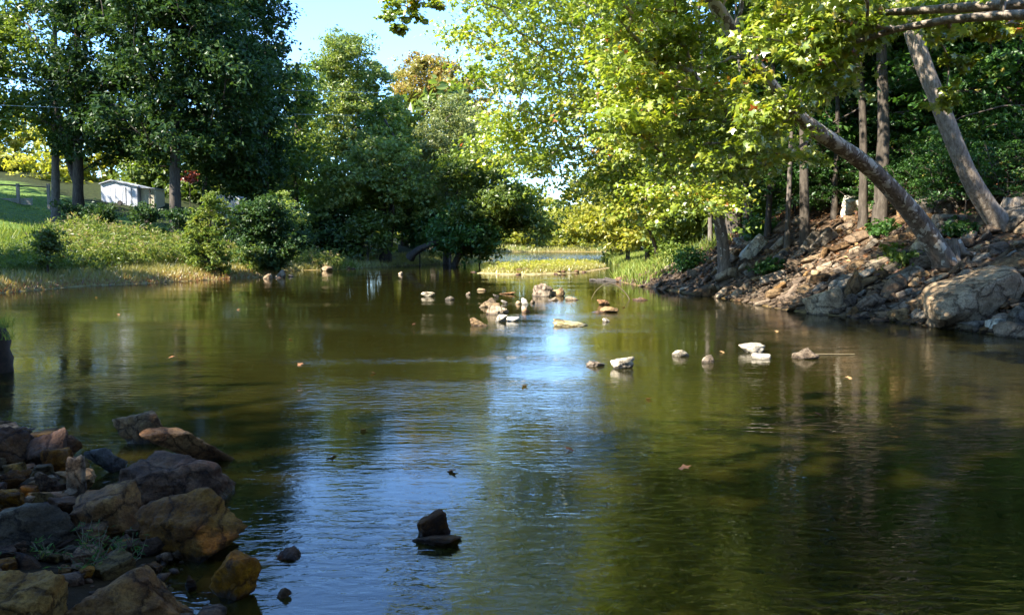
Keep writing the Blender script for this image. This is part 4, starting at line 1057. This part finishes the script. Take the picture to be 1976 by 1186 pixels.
RM = [mesh_np('stone', *rock_v(800 + k, 3, 10, 30, .09, boxy=k % 4 != 3), None, True) for k in range(14)]
RMAT = ['rock', 'rock', 'rock_tan', 'rock', 'rock', 'rock_grey', 'rock_tan']
RMM = []
for k, m_ in enumerate(RM): m_.materials.append(M[RMAT[k % 7]])
RPOLY = [(1232, 556), (1290, 515), (1390, 475), (1480, 440), (1600, 415), (1720, 400), (1860, 430), (2010, 440), (2010, 665), (1800, 634), (1700, 616), (1550, 606), (1400, 579), (1300, 563)]
cand = []
rs2 = np.random.RandomState(77)
for sz in (54, 44, 36, 29, 23, 18, 14, 11):
    tries = {54: 50, 44: 160, 36: 300, 29: 450, 23: 700, 18: 1000, 14: 1500, 11: 1200}[sz]
    for _ in range(tries):
        px = rs2.uniform(1232, 2010); py = rs2.uniform(405, 662)
        if not pin(px, py, RPOLY): continue
        s = sz * (.55 + .45 * (px - 1232) / 750) if sz > 14 else sz
        if any((px - q[0]) ** 2 + ((py - q[1]) * 1.5) ** 2 < ((s + q[2]) * .40) ** 2 for q in cand): continue
        if py < 470 and rs2.rand() < .5: continue
        cand.append((px, py, s))
cand.sort(key=lambda q: -q[2])
print('rubble candidates', len(cand))
sm_v = []; sm_f = []; smn = 0
SV = [rock_v(830 + k, 1, 9, 24, .06, boxy=k % 3 != 2) for k in range(6)]
for k, (px, py, s) in enumerate(cand):
    h = hit(px, py, 10, 60); wd = s * h[1] / FPX
    d3 = np.array([wd * rs2.uniform(1.0, 1.6), wd * rs2.uniform(.8, 1.2), wd * rs2.uniform(.32, .75)])
    e = (rs2.uniform(-.35, .25), rs2.uniform(-.75, .0), rs2.normal() * .5)
    if k < 250:
        o = obj('stone', RM[rs2.randint(14)], None, None, (h[0], h[1], h[2] + d3[2] * .22))
        o.scale = d3; o.rotation_euler = e
        tag(o, 'tan angular stone lying loose in the rubble slope below the sycamores', 'rock', G10)
    else:
        V, F = SV[k % 6]; R = np.array(Matrix.Rotation(e[2], 3, 'Z') @ Matrix.Rotation(e[1], 3, 'Y'))
        sm_v.append((V * d3) @ R.T + np.array([h[0], h[1], h[2] + d3[2] * .2])); sm_f.append(F + smn); smn += len(V)
# extra small stones in world space, down to the water and across the slope
for k in range(2600):
    y = rs2.uniform(9, 40); sx = np.interp(y, [8, 14.4, 20, 26, 35], [10.6, 9.2, 7.3, 6.7, 5.4]); x = sx + abs(rs2.normal()) * 2.2 - .15
    V, F = SV[k % 6]; wd = rs2.uniform(.07, .22); d3 = np.array([wd, wd * .8, wd * .6]); a = rs2.rand() * 6.28
    R = np.array(Matrix.Rotation(a, 3, 'Z') @ Matrix.Rotation(rs2.uniform(-.5, .5), 3, 'Y'))
    sm_v.append((V * d3) @ R.T + np.array([x, y, 0])); sm_f.append(F + smn); smn += len(V)
cz = np.array([v.mean(0) for v in sm_v[-2600:]]); zt = terr(cz[:, 0], cz[:, 1])
for j in range(2600): sm_v[len(sm_v) - 2600 + j][:, 2] += zt[j] + .02
o = obj('rubble', mesh_np('rubble', np.concatenate(sm_v), np.concatenate(sm_f), None, True), M['rock'])
tag(o, 'small loose stones filling the rubble slope on the right bank', 'rubble', kind='stuff')
# pebbles and cobbles on the near spit and in the shallows
gv = []; gf = []; gn = 0; cen = []
for k in range(3600):
    if k < 2200:
        x, y = rs2.uniform(-6, -.8), rs2.uniform(2.6, 7.4)
        wd = rs2.uniform(.012, .05) if rs2.rand() < .85 else rs2.uniform(.05, .13)
    elif k < 3000:
        x, y = rs2.uniform(-1.6, 5.5), rs2.uniform(2.6, 6.5); wd = rs2.uniform(.03, .16)
    else:
        y = rs2.uniform(14, 60); x = rs2.uniform(-16, 8); wd = rs2.uniform(.1, .5)
        if y > 30: x = rs2.uniform(-14, 6)
    V, F = SV[k % 6]; d3 = np.array([wd, wd * .85, wd * .6]); a = rs2.rand() * 6.28
    R = np.array(Matrix.Rotation(a, 3, 'Z'))
    gv.append((V * d3) @ R.T + np.array([x, y, 0])); gf.append(F + gn); gn += len(V); cen.append((x, y, wd))
cen = np.array(cen); zt = terr(cen[:, 0], cen[:, 1])
for j in range(len(gv)): gv[j][:, 2] += zt[j] + cen[j, 2] * .12
o = obj('gravel', mesh_np('gravel', np.concatenate(gv), np.concatenate(gf), None, True), M['rock_fg'])
tag(o, 'pebbles and cobbles on the near spit and the river bed', 'gravel', kind='stuff')

# ------------------------------------------------------------------ grass and weeds
def grass(name, label, xy, hgt, wid, mat, seed, lean=.35, rmix=None):
    r = np.random.RandomState(seed); N = len(xy)
    z = terr(xy[:, 0], xy[:, 1]); P = np.stack([xy[:, 0], xy[:, 1], z - .01], 1)
    az = r.rand(N) * 6.28
    nrm = np.stack([np.cos(az), np.sin(az), np.full(N, .15)], 1)
    d = np.stack([r.normal(size=N) * lean, r.normal(size=N) * lean, np.ones(N)], 1)
    d = unit(d); u = unit(np.cross(d, nrm)); n2 = np.cross(u, d)
    tv, tf = T_BLADE; h = hgt * (.5 + .8 * r.rand(N)); w_ = wid * (.6 + .8 * r.rand(N))
    V = P[:, None] + tv[None, :, 0, None] * u[:, None] * w_[:, None, None] + tv[None, :, 1, None] * d[:, None] * h[:, None, None] + tv[None, :, 2, None] * n2[:, None] * h[:, None, None]
    F = tf[None] + (np.arange(N) * 5)[:, None, None]
    rn = r.rand(N) if rmix is None else rmix
    o = obj(name, mesh_np(name, V.reshape(-1, 3), F.reshape(-1, 3), np.repeat(rn, 5)), M[mat]); tag(o, label, 'grass', kind='stuff'); return o
def sample(n, x0, x1, y0, y1, cond, seed):
    r = np.random.RandomState(seed); out = []; c = 0
    while c < n:
        x = r.uniform(x0, x1, n * 2); y = r.uniform(y0, y1, n * 2); k = cond(x, y)
        out.append(np.stack([x[k], y[k]], 1)); c += k.sum()
        if not k.any(): break
    return np.concatenate(out)[:n]
dl = lambda x, y: seg_dist(x, y, SH_LEFT)
land = lambda x, y: ~inside(x, y, WPOLY)
inview = lambda x, y: (np.abs(x / y) < .72)
xy = sample(42000, -34, -9, 26, 60, lambda x, y: land(x, y) & (dl(x, y) < 4.2) & inview(x, y), 1)
dd = dl(xy[:, 0], xy[:, 1]); rr = np.random.RandomState(3)
grass('dry_grass', 'dry yellow and rust coloured grass along the left waterline', xy, .42 * np.clip(.35 + dd / 2, .4, 1), .035, 'dry', 2, .45, np.clip(.82 - dd * .26 + rr.normal(size=len(xy)) * .2, 0, 1))
xy = sample(26000, -42, -9, 30, 62, lambda x, y: land(x, y) & (dl(x, y) > 3.2) & (dl(x, y) < 13) & inview(x, y), 4)
grass('tall_grass', 'tall green grass among the weeds of the left bank', xy, .6, .04, 'lush', 5, .4)
xy = sample(16000, -55, -14, 38, 75, lambda x, y: land(x, y) & (dl(x, y) > 9) & (dl(x, y) < 36) & inview(x, y), 6)
grass('lawn_grass', 'short mown grass on the left lawn', xy, .10, .06, 'lush', 7, .5)
xy = sample(22000, -4, 12, 45, 110, lambda x, y: inside(x, y, ISL) & (seg_dist(x, y, ISL + [ISL[0]]) > .35), 8)
grass('island_grass', 'yellow green grass covering the gravel bar in mid river', xy, .30 * (.6 + .7 * vn(xy[:, 0] * .7, xy[:, 1] * .7, 5)), .05, 'dry', 9, .5, np.clip(rr.rand(len(xy)) * .62, 0, 1))
dr = lambda x, y: np.minimum(seg_dist(x, y, SH_FARR), seg_dist(x, y, SH_RIGHT[:2]))
xy = sample(16000, 4, 26, 33, 120, lambda x, y: land(x, y) & (dr(x, y) < 4) & (x > .1 * y), 10)
grass('bank_grass', 'yellow green grass on the point beyond the rubble', xy, .5, .045, 'lush', 11, .4, np.clip(rr.rand(len(xy)) * .7 + .3, 0, 1))
df_ = lambda x, y: seg_dist(x, y, SH_FARL)
xy = sample(11000, -26, 1, 46, 100, lambda x, y: land(x, y) & (df_(x, y) < 5), 12)
grass('bank_grass', 'short grass on the low shelf below the wooded bank', xy, .35, .05, 'dry', 13, .4, np.clip(rr.rand(len(xy)) * .5, 0, 1))
xy = sample(9000, -20, 80, 280, 320, lambda x, y: land(x, y), 14)
grass('reed_grass', 'pale grass along the far end of the river', xy, 1.0, .25, 'dry', 15, .3, np.clip(rr.rand(len(xy)) * .5, 0, 1))
# weeds
def weeds(name, label, xy, hmin, hmax, mat, seed, lsz, nl=34):
    r = np.random.RandomState(seed); z = terr(xy[:, 0], xy[:, 1]); P = []; Nn = []; R = []
    for (x, y), zz in zip(xy, z):
        h = r.uniform(hmin, hmax); ww = h * .33; t = r.rand()
        for s in range(3):
            ox, oy = r.normal(size=2) * ww * .7; hh = h * r.uniform(.6, 1.1); n = nl // 3
            q = r.rand(n) ** .7 * hh
            P.append(np.stack([x + ox * (.4 + q / hh) + r.normal(size=n) * .09, y + oy * (.4 + q / hh) + r.normal(size=n) * .09, zz + q], 1))
            Nn.append(r.normal(size=(n, 3)) * .7 + np.array([0, -.1, .7])); R.append(np.clip(t * .6 + r.rand(n) * .4 + .12 * (q / hh > .85), 0, 1))
    P = np.concatenate(P); Nn = np.concatenate(Nn); R = np.concatenate(R)
    s = lsz * (.6 + .8 * r.rand(len(P)))
    o = obj(name, scatter(name, P, Nn, np.stack([s * .7, s * 1.2], 1), T_OVATE, r, R), M[mat]); tag(o, label, 'weeds', kind='stuff'); return o
xy = sample(1500, -36, -9, 32, 60, lambda x, y: land(x, y) & (dl(x, y) > 3.0) & (dl(x, y) < 11.5) & inview(x, y) & (x / y > -.58), 20)
weeds('riverside_weeds', 'leafy green and tan weeds covering the left bank', xy, .6, 1.5, 'weed', 21, .09, 42)
xy = sample(420, -36, -14, 28, 48, lambda x, y: land(x, y) & (dl(x, y) > 2.2) & (dl(x, y) < 8) & inview(x, y) & (x / y < -.50), 22)
weeds('riverside_weeds', 'green weeds in the shade at the left end of the bank', xy, .5, 1.0, 'green', 23, .07)
xy = sample(260, -3, 9, 45, 100, lambda x, y: inside(x, y, ISL) & (seg_dist(x, y, ISL + [ISL[0]]) > .8), 24)
weeds('gravel_bar_weeds', 'yellowish weeds on the gravel bar', xy, .25, .55, 'yellow', 25, .07, 24)
# dead leaves on the right slope
xy = sample(19000, 6, 30, 12, 45, lambda x, y: land(x, y) & (seg_dist(x, y, SH_RIGHT) > .7 + 1.6 * vn(x, y, 4)), 26)
r_ = np.random.RandomState(27); z = terr(xy[:, 0], xy[:, 1])
o = obj('leaf_litter', scatter('leaf_litter', np.stack([xy[:, 0], xy[:, 1], z + .03 + .12 * r_.rand(len(xy)) ** 2], 1), r_.normal(size=(len(xy), 3)) * .4 + np.array([-.3, 0, 1]), .075 * (.6 + .8 * r_.rand(len(xy))), T_OVATE, r_), M['litter'])
tag(o, 'brown and rust dead leaves on the right slope', 'leaf litter', kind='stuff')
# grass tufts and small plants near the camera
def tuft(name, label, loc, n, h, wdt, mat, seed, lean=.6, spread=.05):
    r = np.random.RandomState(seed)
    P = np.zeros((n, 3)); P[:, :2] = r.normal(size=(n, 2)) * spread
    d = unit(np.stack([r.normal(size=n) * lean, r.normal(size=n) * lean, np.ones(n)], 1)); az = r.rand(n) * 6.28
    nrm = np.stack([np.cos(az), np.sin(az), np.full(n, .2)], 1); u = unit(np.cross(d, nrm)); n2 = np.cross(u, d)
    tv, tf = T_BLADE; hh = h * (.5 + .6 * r.rand(n)); w_ = np.full(n, wdt)
    V = P[:, None] + tv[None, :, 0, None] * u[:, None] * w_[:, None, None] + tv[None, :, 1, None] * d[:, None] * hh[:, None, None] + tv[None, :, 2, None] * n2[:, None] * hh[:, None, None] * 1.5
    F = tf[None] + (np.arange(n) * 5)[:, None, None]
    o = obj(name, mesh_np(name, V.reshape(-1, 3), F.reshape(-1, 3), np.repeat(r.rand(n), 5)), M[mat], None, loc); tag(o, label, 'grass'); return o
# stump at the left edge
sb = wat(-25, 727); Ys = sb[1] + .3
g = Geo(); zz = np.linspace(-.4, .68, 12); rr_ = np.interp(zz, [-.4, 0, .2, .45, .62, .68], [.36, .33, .30, .285, .235, .10])
sb[0] = at(-36, 727, Ys)[0]
g.tube(np.stack([sb[0] + .02 * np.sin(zz * 5), np.full(12, Ys), zz], 1), rr_, 18, .14, 4)
g.tube(np.array([(sb[0], Ys, .68), (sb[0], Ys, .69)]), [.10, .001], 18)
st = empty('tree_stump', (sb[0], Ys, 0)); tag(st, 'dark weathered stump with grass growing on it at the left edge', 'stump')
obj('trunk', g.mesh('trunk', True, (sb[0], Ys, 0)), M['stump'], st)
tuft('grass_tuft', 'sunlit grass tuft growing from the top of the dark stump', at(8, 632, Ys - .12), 60, .26, .007, 'lush', 41)
tuft('grass_tuft', 'thin grass tuft sprouting from the side of the dark stump', at(18, 655, Ys - .25), 26, .26, .006, 'lush', 42, .9)
tuft('grass_tuft', 'grass tuft on the small stone off the wooded bank', at(630, 515, wat(631, 523)[1] + .4), 40, .5, .03, 'dry', 43, .4, .12)
for i, (px, py, h, lab) in enumerate([(195, 1085, .16, 'small green weed between the bottom boulders'), (240, 1092, .13, 'little leafy weed right of the small green weed'), (160, 1075, .15, 'thin weed beside the layered olive boulder'), (175, 1105, .10, 'low weed on the gravel near the bottom boulders'), (85, 1090, .09, 'sparse weed in the shade of the layered boulder'), (262, 1060, .11, 'thin weed at the foot of the largest block')]):
    q = wat(px, py, .06); r = np.random.RandomState(50 + i)
    ro = empty('weed_plant', (q[0], q[1], tz(q[0], q[1]))); tag(ro, lab, 'weed')
    gs = Geo(); LP = []
    for s in range(9):
        e = np.array([r.normal() * .07, r.normal() * .05, h * r.uniform(.5, 1.2)]); gs.tube([np.zeros(3), e * .5 + r.normal(size=3) * .01, e], [.0025, .002, .001], 4)
        for t in np.linspace(.3, 1, 6): LP.append(e * t + r.normal(size=3) * .012)
    LP = np.array(LP); obj('stem', gs.mesh('stem'), M['twig'], ro)
    obj('leaves', scatter('leaves', LP, r.normal(size=LP.shape) * .5 + np.array([0, -.3, .8]), np.stack([np.full(len(LP), .006), np.full(len(LP), .019)], 1), T_OVATE, r), M['under'], ro)

# ------------------------------------------------------------------ driftwood, twig, floating leaves
def sticks(name, label, paths, mat, cat='stick'):
    g = Geo()
    for p, r0, r1 in paths: g.tube(p, np.linspace(r0, r1, len(p)), 6, .2, 3)
    b = np.concatenate(g.v).mean(0); b[2] = 0
    return tag(obj(name, g.mesh(name, True, b), mat, None, b), label, cat)
q = wat(1215, 578); Yt = q[1]
arch = [at(1217, 582, Yt), at(1212, 570, Yt), at(1203, 560, Yt), at(1190, 550, Yt), at(1178, 546, Yt), at(1166, 548, Yt - .2), at(1153, 557, Yt - .3), at(1146, 566, Yt - .4), at(1141, 578, Yt - .5)]
arch2, _ = resample(arch, [1] * len(arch), .08)
sticks('arched_twig', 'thin bare twig arching out of the water near the rusty stone', [(arch2, .022, .006), ([at(1196, 566, Yt), at(1205, 571, Yt), at(1198, 581, Yt - .05)], .008, .005), ([at(1205, 571, Yt), at(1192, 574, Yt)], .006, .004)], M['twig'], 'twig')
a0, b0 = wat(1138, 541), wat(1242, 546)
n = 14; L = np.stack([a0 + (b0 - a0) * t for t in np.linspace(0, 1, n)]); L[:, 2] = .03 + .03 * np.sin(np.arange(n) * 1.9); 
sticks('driftwood', 'dark thin driftwood branch lying on the water off the grassy point', [(L, .05, .09), (L[2:5] + np.array([0, 0, .06]), .05, .03), (L[4:8] + np.array([0, 0, .08]), .06, .03)], M['dark_wood'], 'driftwood')
a0 = wat(1578, 687); sticks('floating_twig', 'thin pale twig on the water right of the olive-ended stone', [([a0 + np.array([0, .1, .012]), a0 + np.array([.3, .13, .012]), a0 + np.array([.6, .12, .012])], .012, .006)], M['twig'], 'twig')
for i, (p0, p1, r, lab) in enumerate([((1845, 345), (1795, 372), .06, 'pale broken branch leaning between the leaning trunks'), ((1745, 395), (1712, 412), .06, 'short dead branch behind the big leaning trunk')]):
    h0, h1_ = hit(*p0), hit(p1[0], p1[1]); h1_ = at(p1[0], p1[1], h0[1] - .5)
    sticks('dead_branch', lab, [(np.array([h1_, (h0 + h1_) / 2, h0]), r, r * .7)], M['bark_pale'], 'branch')
lm = [mesh_np('fallen_leaf', T_MAPLE[0] * np.array([1, 1, .5]), T_MAPLE[1], np.full(len(T_MAPLE[0]), v)) for v in (.3, .7, .95)]
for i, (px, py) in enumerate([(798, 626), (580, 704), (230, 607), (137, 571), (100, 571), (185, 574), (143, 636), (962, 530), (1395, 680), (1365, 620), (1203, 593), (700, 830), (905, 545), (460, 598), (1640, 730), (1100, 868), (640, 880), (1250, 770), (560, 655), (330, 690), (1500, 640), (1580, 800), (720, 720), (1010, 745), (870, 910), (1320, 905)]):
    q = wat(px, py); s = max(.06, 3.2 * q[1] / FPX)
    o = obj('fallen_leaf', lm[i % 3], M['litter'] , None, (q[0], q[1], .012)); o.scale = (s, s, s); o.rotation_euler = (.2, -.3, i)
    tag(o, 'brown dead leaf drifting on the open water', 'leaf', 'dead leaves drifting on the river')

# ------------------------------------------------------------------ shed, fence, parked things, wires
hs_ = hit(235, 394, 40, 120); Y = hs_[1]; k = Y / FPX
z0 = at(235, 394, Y)[2]
sx = at(235, 394, Y)[0]
def X_(px): return at(px, 394, Y)[0] - sx
def Z_(py): return at(235, py, Y)[2] - z0
sh = empty('shed', (sx, Y, z0)); tag(sh, 'small white metal shed with double doors and beige lean-to under the oaks', 'shed')
def prism(name, front, depth, mat, parent, y0=0.0):
    g = Geo(); n = len(front); v = [(x, y0, z) for x, z in front] + [(x, y0 + depth, z) for x, z in front]
    m = bpy.data.meshes.new(name); m.from_pydata(v, [], [tuple(range(n))] + [tuple(range(2 * n - 1, n - 1, -1))] + [(i + n, (i + 1) % n + n, (i + 1) % n, i) for i in range(n)]); m.update()
    return obj(name, m, mat, parent)
wz, pk = Z_(360), Z_(349)
prism('wall', [(X_(196), -.6), (X_(266), -.6), (X_(266), Z_(361)), (X_(217), pk), (X_(196), Z_(356))], 3.2, M['white_metal'], sh)
r1 = prism('roof', [(X_(194), Z_(355.5)), (X_(217), pk + .02), (X_(217), pk + .12), (X_(194), Z_(354))], 3.6, M['roof_metal'], sh, -.2)
r2 = prism('roof', [(X_(217), pk + .02), (X_(269), Z_(360.5)), (X_(269), Z_(358.5)), (X_(217), pk + .12)], 3.6, M['roof_metal'], sh, -.2)
for a, b_ in ((206, 233), (233.6, 243)):
    d = prism('door', [(X_(a), .08), (X_(b_), .08), (X_(b_), Z_(361.5)), (X_(a), Z_(360))], .05, M['white_metal'], sh, -.055)
    for t in (.33, .66):
        xx = X_(a) + (X_(b_) - X_(a)) * t; prism('door_rib', [(xx - .02, .1), (xx + .02, .1), (xx + .02, Z_(362)), (xx - .02, Z_(362))], .02, M['roof_metal'], d, -.075)
for px in (205, 243.3, 254, 265):
    prism('wall_rib', [(X_(px) - .035, -.1), (X_(px) + .035, -.1), (X_(px) + .035, Z_(361)), (X_(px) - .035, Z_(361))], .03, M['roof_metal'], sh, -.035)
prism('lean_to', [(X_(268), -.6), (X_(297), -.6), (X_(297), Z_(364)), (X_(268), Z_(362))], 2.0, M['beige_metal'], sh, .5)
prism('roof', [(X_(266.5), Z_(361.8)), (X_(299), Z_(364)), (X_(299), Z_(362.4)), (X_(266.5), Z_(360))], 2.6, M['roof_metal'], sh, .1)
prism('post', [(X_(287), -.3), (X_(288.6), -.3), (X_(288.6), Z_(363.5)), (X_(287), Z_(363.5))], .1, M['dark_wood'], sh, .2)
def tyre(px, py, lab, rr=.2):
    p = at(px, py, Y - .6); p[2] = tz(p[0], p[1]) + .12; g = Geo(); a = np.linspace(0, 2 * np.pi, 19)
    ring = np.stack([np.cos(a) * rr, np.zeros(19), np.sin(a) * rr], 1); g.tube(ring, np.full(19, rr * .36), 8)
    t = empty('tyre', p); obj('tread', g.mesh('tread', True), M['black_rubber'], t); g2 = Geo(); g2.tube([(0, -.05, 0), (0, .05, 0)], [rr * .7, rr * .7], 14); g2.tube([(0, -.06, 0), (0, -.05, 0)], [.01, rr * .7], 14); obj('rim', g2.mesh('rim', True), M['dark_wood'], t)
    t.location.z = max(t.location.z, tz(p[0], p[1]) + rr); tag(t, lab, 'tyre')
tyre(231, 392, 'black tyre leaning on the white shed doors'); tyre(282, 393, 'black tyre in front of the beige lean-to')
# rail fence
hf = hit(36, 393, 40, 120); Yf = hf[1]
fe = empty('rail_fence', hf); tag(fe, 'grey wooden fence with a sagging top rail on the lawn at the left', 'fence')
def fl(px, py, dy=0): return at(px, py, Yf + dy) - hf
g = Geo(); tp = [fl(x, y) for x, y in ((-60, 359), (-20, 357), (20, 357), (55, 359), (95, 362))]; g.tube(tp, [.07, .07, .065, .06, .05], 6); obj('rail', g.mesh('rail', True), M['dark_wood'], fe)
for x in (-50, 35, 94):
    g = Geo(); a = fl(x, 398); g.box(a + np.array([-.08, -.08, -.5]), fl(x, 357) + np.array([.08, .08, .12])); obj('post', g.mesh('post'), M['grey_wood'], fe)
for j, (x0, x1) in enumerate(((-47, 32), (38, 62))):
    for yy in (391, 386.5, 382):
        g = Geo(); a = fl(x0, yy + 4); b_ = fl(x1, yy); g.box((a[0], .03, a[2]), (b_[0], .08, b_[2] - .015)); obj('board', g.mesh('board'), M['grey_wood'], fe)
# camper roof and parked car half hidden behind the shrubs
def car(name, label, px, py, wpx, mat, h, Yc):
    p = at(px, py, Yc); p[2] = tz(p[0], p[1]); W = wpx * Yc / FPX; c = empty(name, p); tag(c, label, 'car')
    prism('body', [(-W/2, .35), (W/2, .35), (W/2, .8), (W*.42, .95), (-W*.42, .98), (-W/2, .85)], 1.7, M[mat], c)
    prism('cabin', [(-W*.32, .97), (W*.36, .955), (W*.22, h), (-W*.2, h)], 1.5, M[mat], c, .1)
    prism('window', [(-W*.26, 1.02), (0, 1.02), (0, h - .08), (-W*.18, h - .08)], .02, M['glass'], c, .085)
    prism('window', [(.05, 1.02), (W*.3, 1.02), (W*.19, h - .08), (.05, h - .08)], .02, M['glass'], c, .085)
    for s in (-.3, .3):
        for yy in (.12, 1.55):
            g = Geo(); g.tube([(W*s, yy - .1, .32), (W*s, yy + .1, .32)], [.32, .32], 14); wv = obj('wheel', g.mesh('wheel', True), M['black_rubber'], c)
car('parked_car', 'grey car parked behind the dark trunks near the wooded bank', 583, 414, 76, 'car_paint', 1.5, 84)
pc = at(438, 392, 70); pc[2] = tz(pc[0], pc[1]); cpn = empty('camper', pc); tag(cpn, 'white camper mostly hidden behind the dark shrub', 'camper')
hh = at(438, 376, 70)[2] - pc[2]
prism('body', [(-1.0, .4), (1.1, .4), (1.1, hh - .25), (.9, hh - .05), (-.8, hh), (-1.0, hh - .2)], 3.5, M['white_metal'], cpn)
prism('window', [(-.5, hh * .55), (.5, hh * .55), (.5, hh * .8), (-.5, hh * .8)], .02, M['glass'], cpn, -.025)
for s in (-.6, .7):
    g = Geo(); g.tube([(s, .3, .3), (s, .55, .3)], [.3, .3], 12); obj('wheel', g.mesh('wheel', True), M['black_rubber'], cpn)
# overhead wires
for i, (y0, y1, lab) in enumerate([(145, 178, 'upper overhead wire crossing in front of the oaks'), (200, 222, 'lower overhead wire crossing in front of the oaks')]):
    P = [];
    for t in np.linspace(0, 1, 40):
        P.append(at(-260 + t * 1010, (y0 - 8) + t * (y1 - y0 + 10) + 16 * 4 * t * (1 - t) * .25, 47 + 26 * t))
    g = Geo(); g.tube(P, np.full(40, .016), 5); tag(obj('overhead_wire', g.mesh('overhead_wire', True), M['wire']), lab, 'wire')
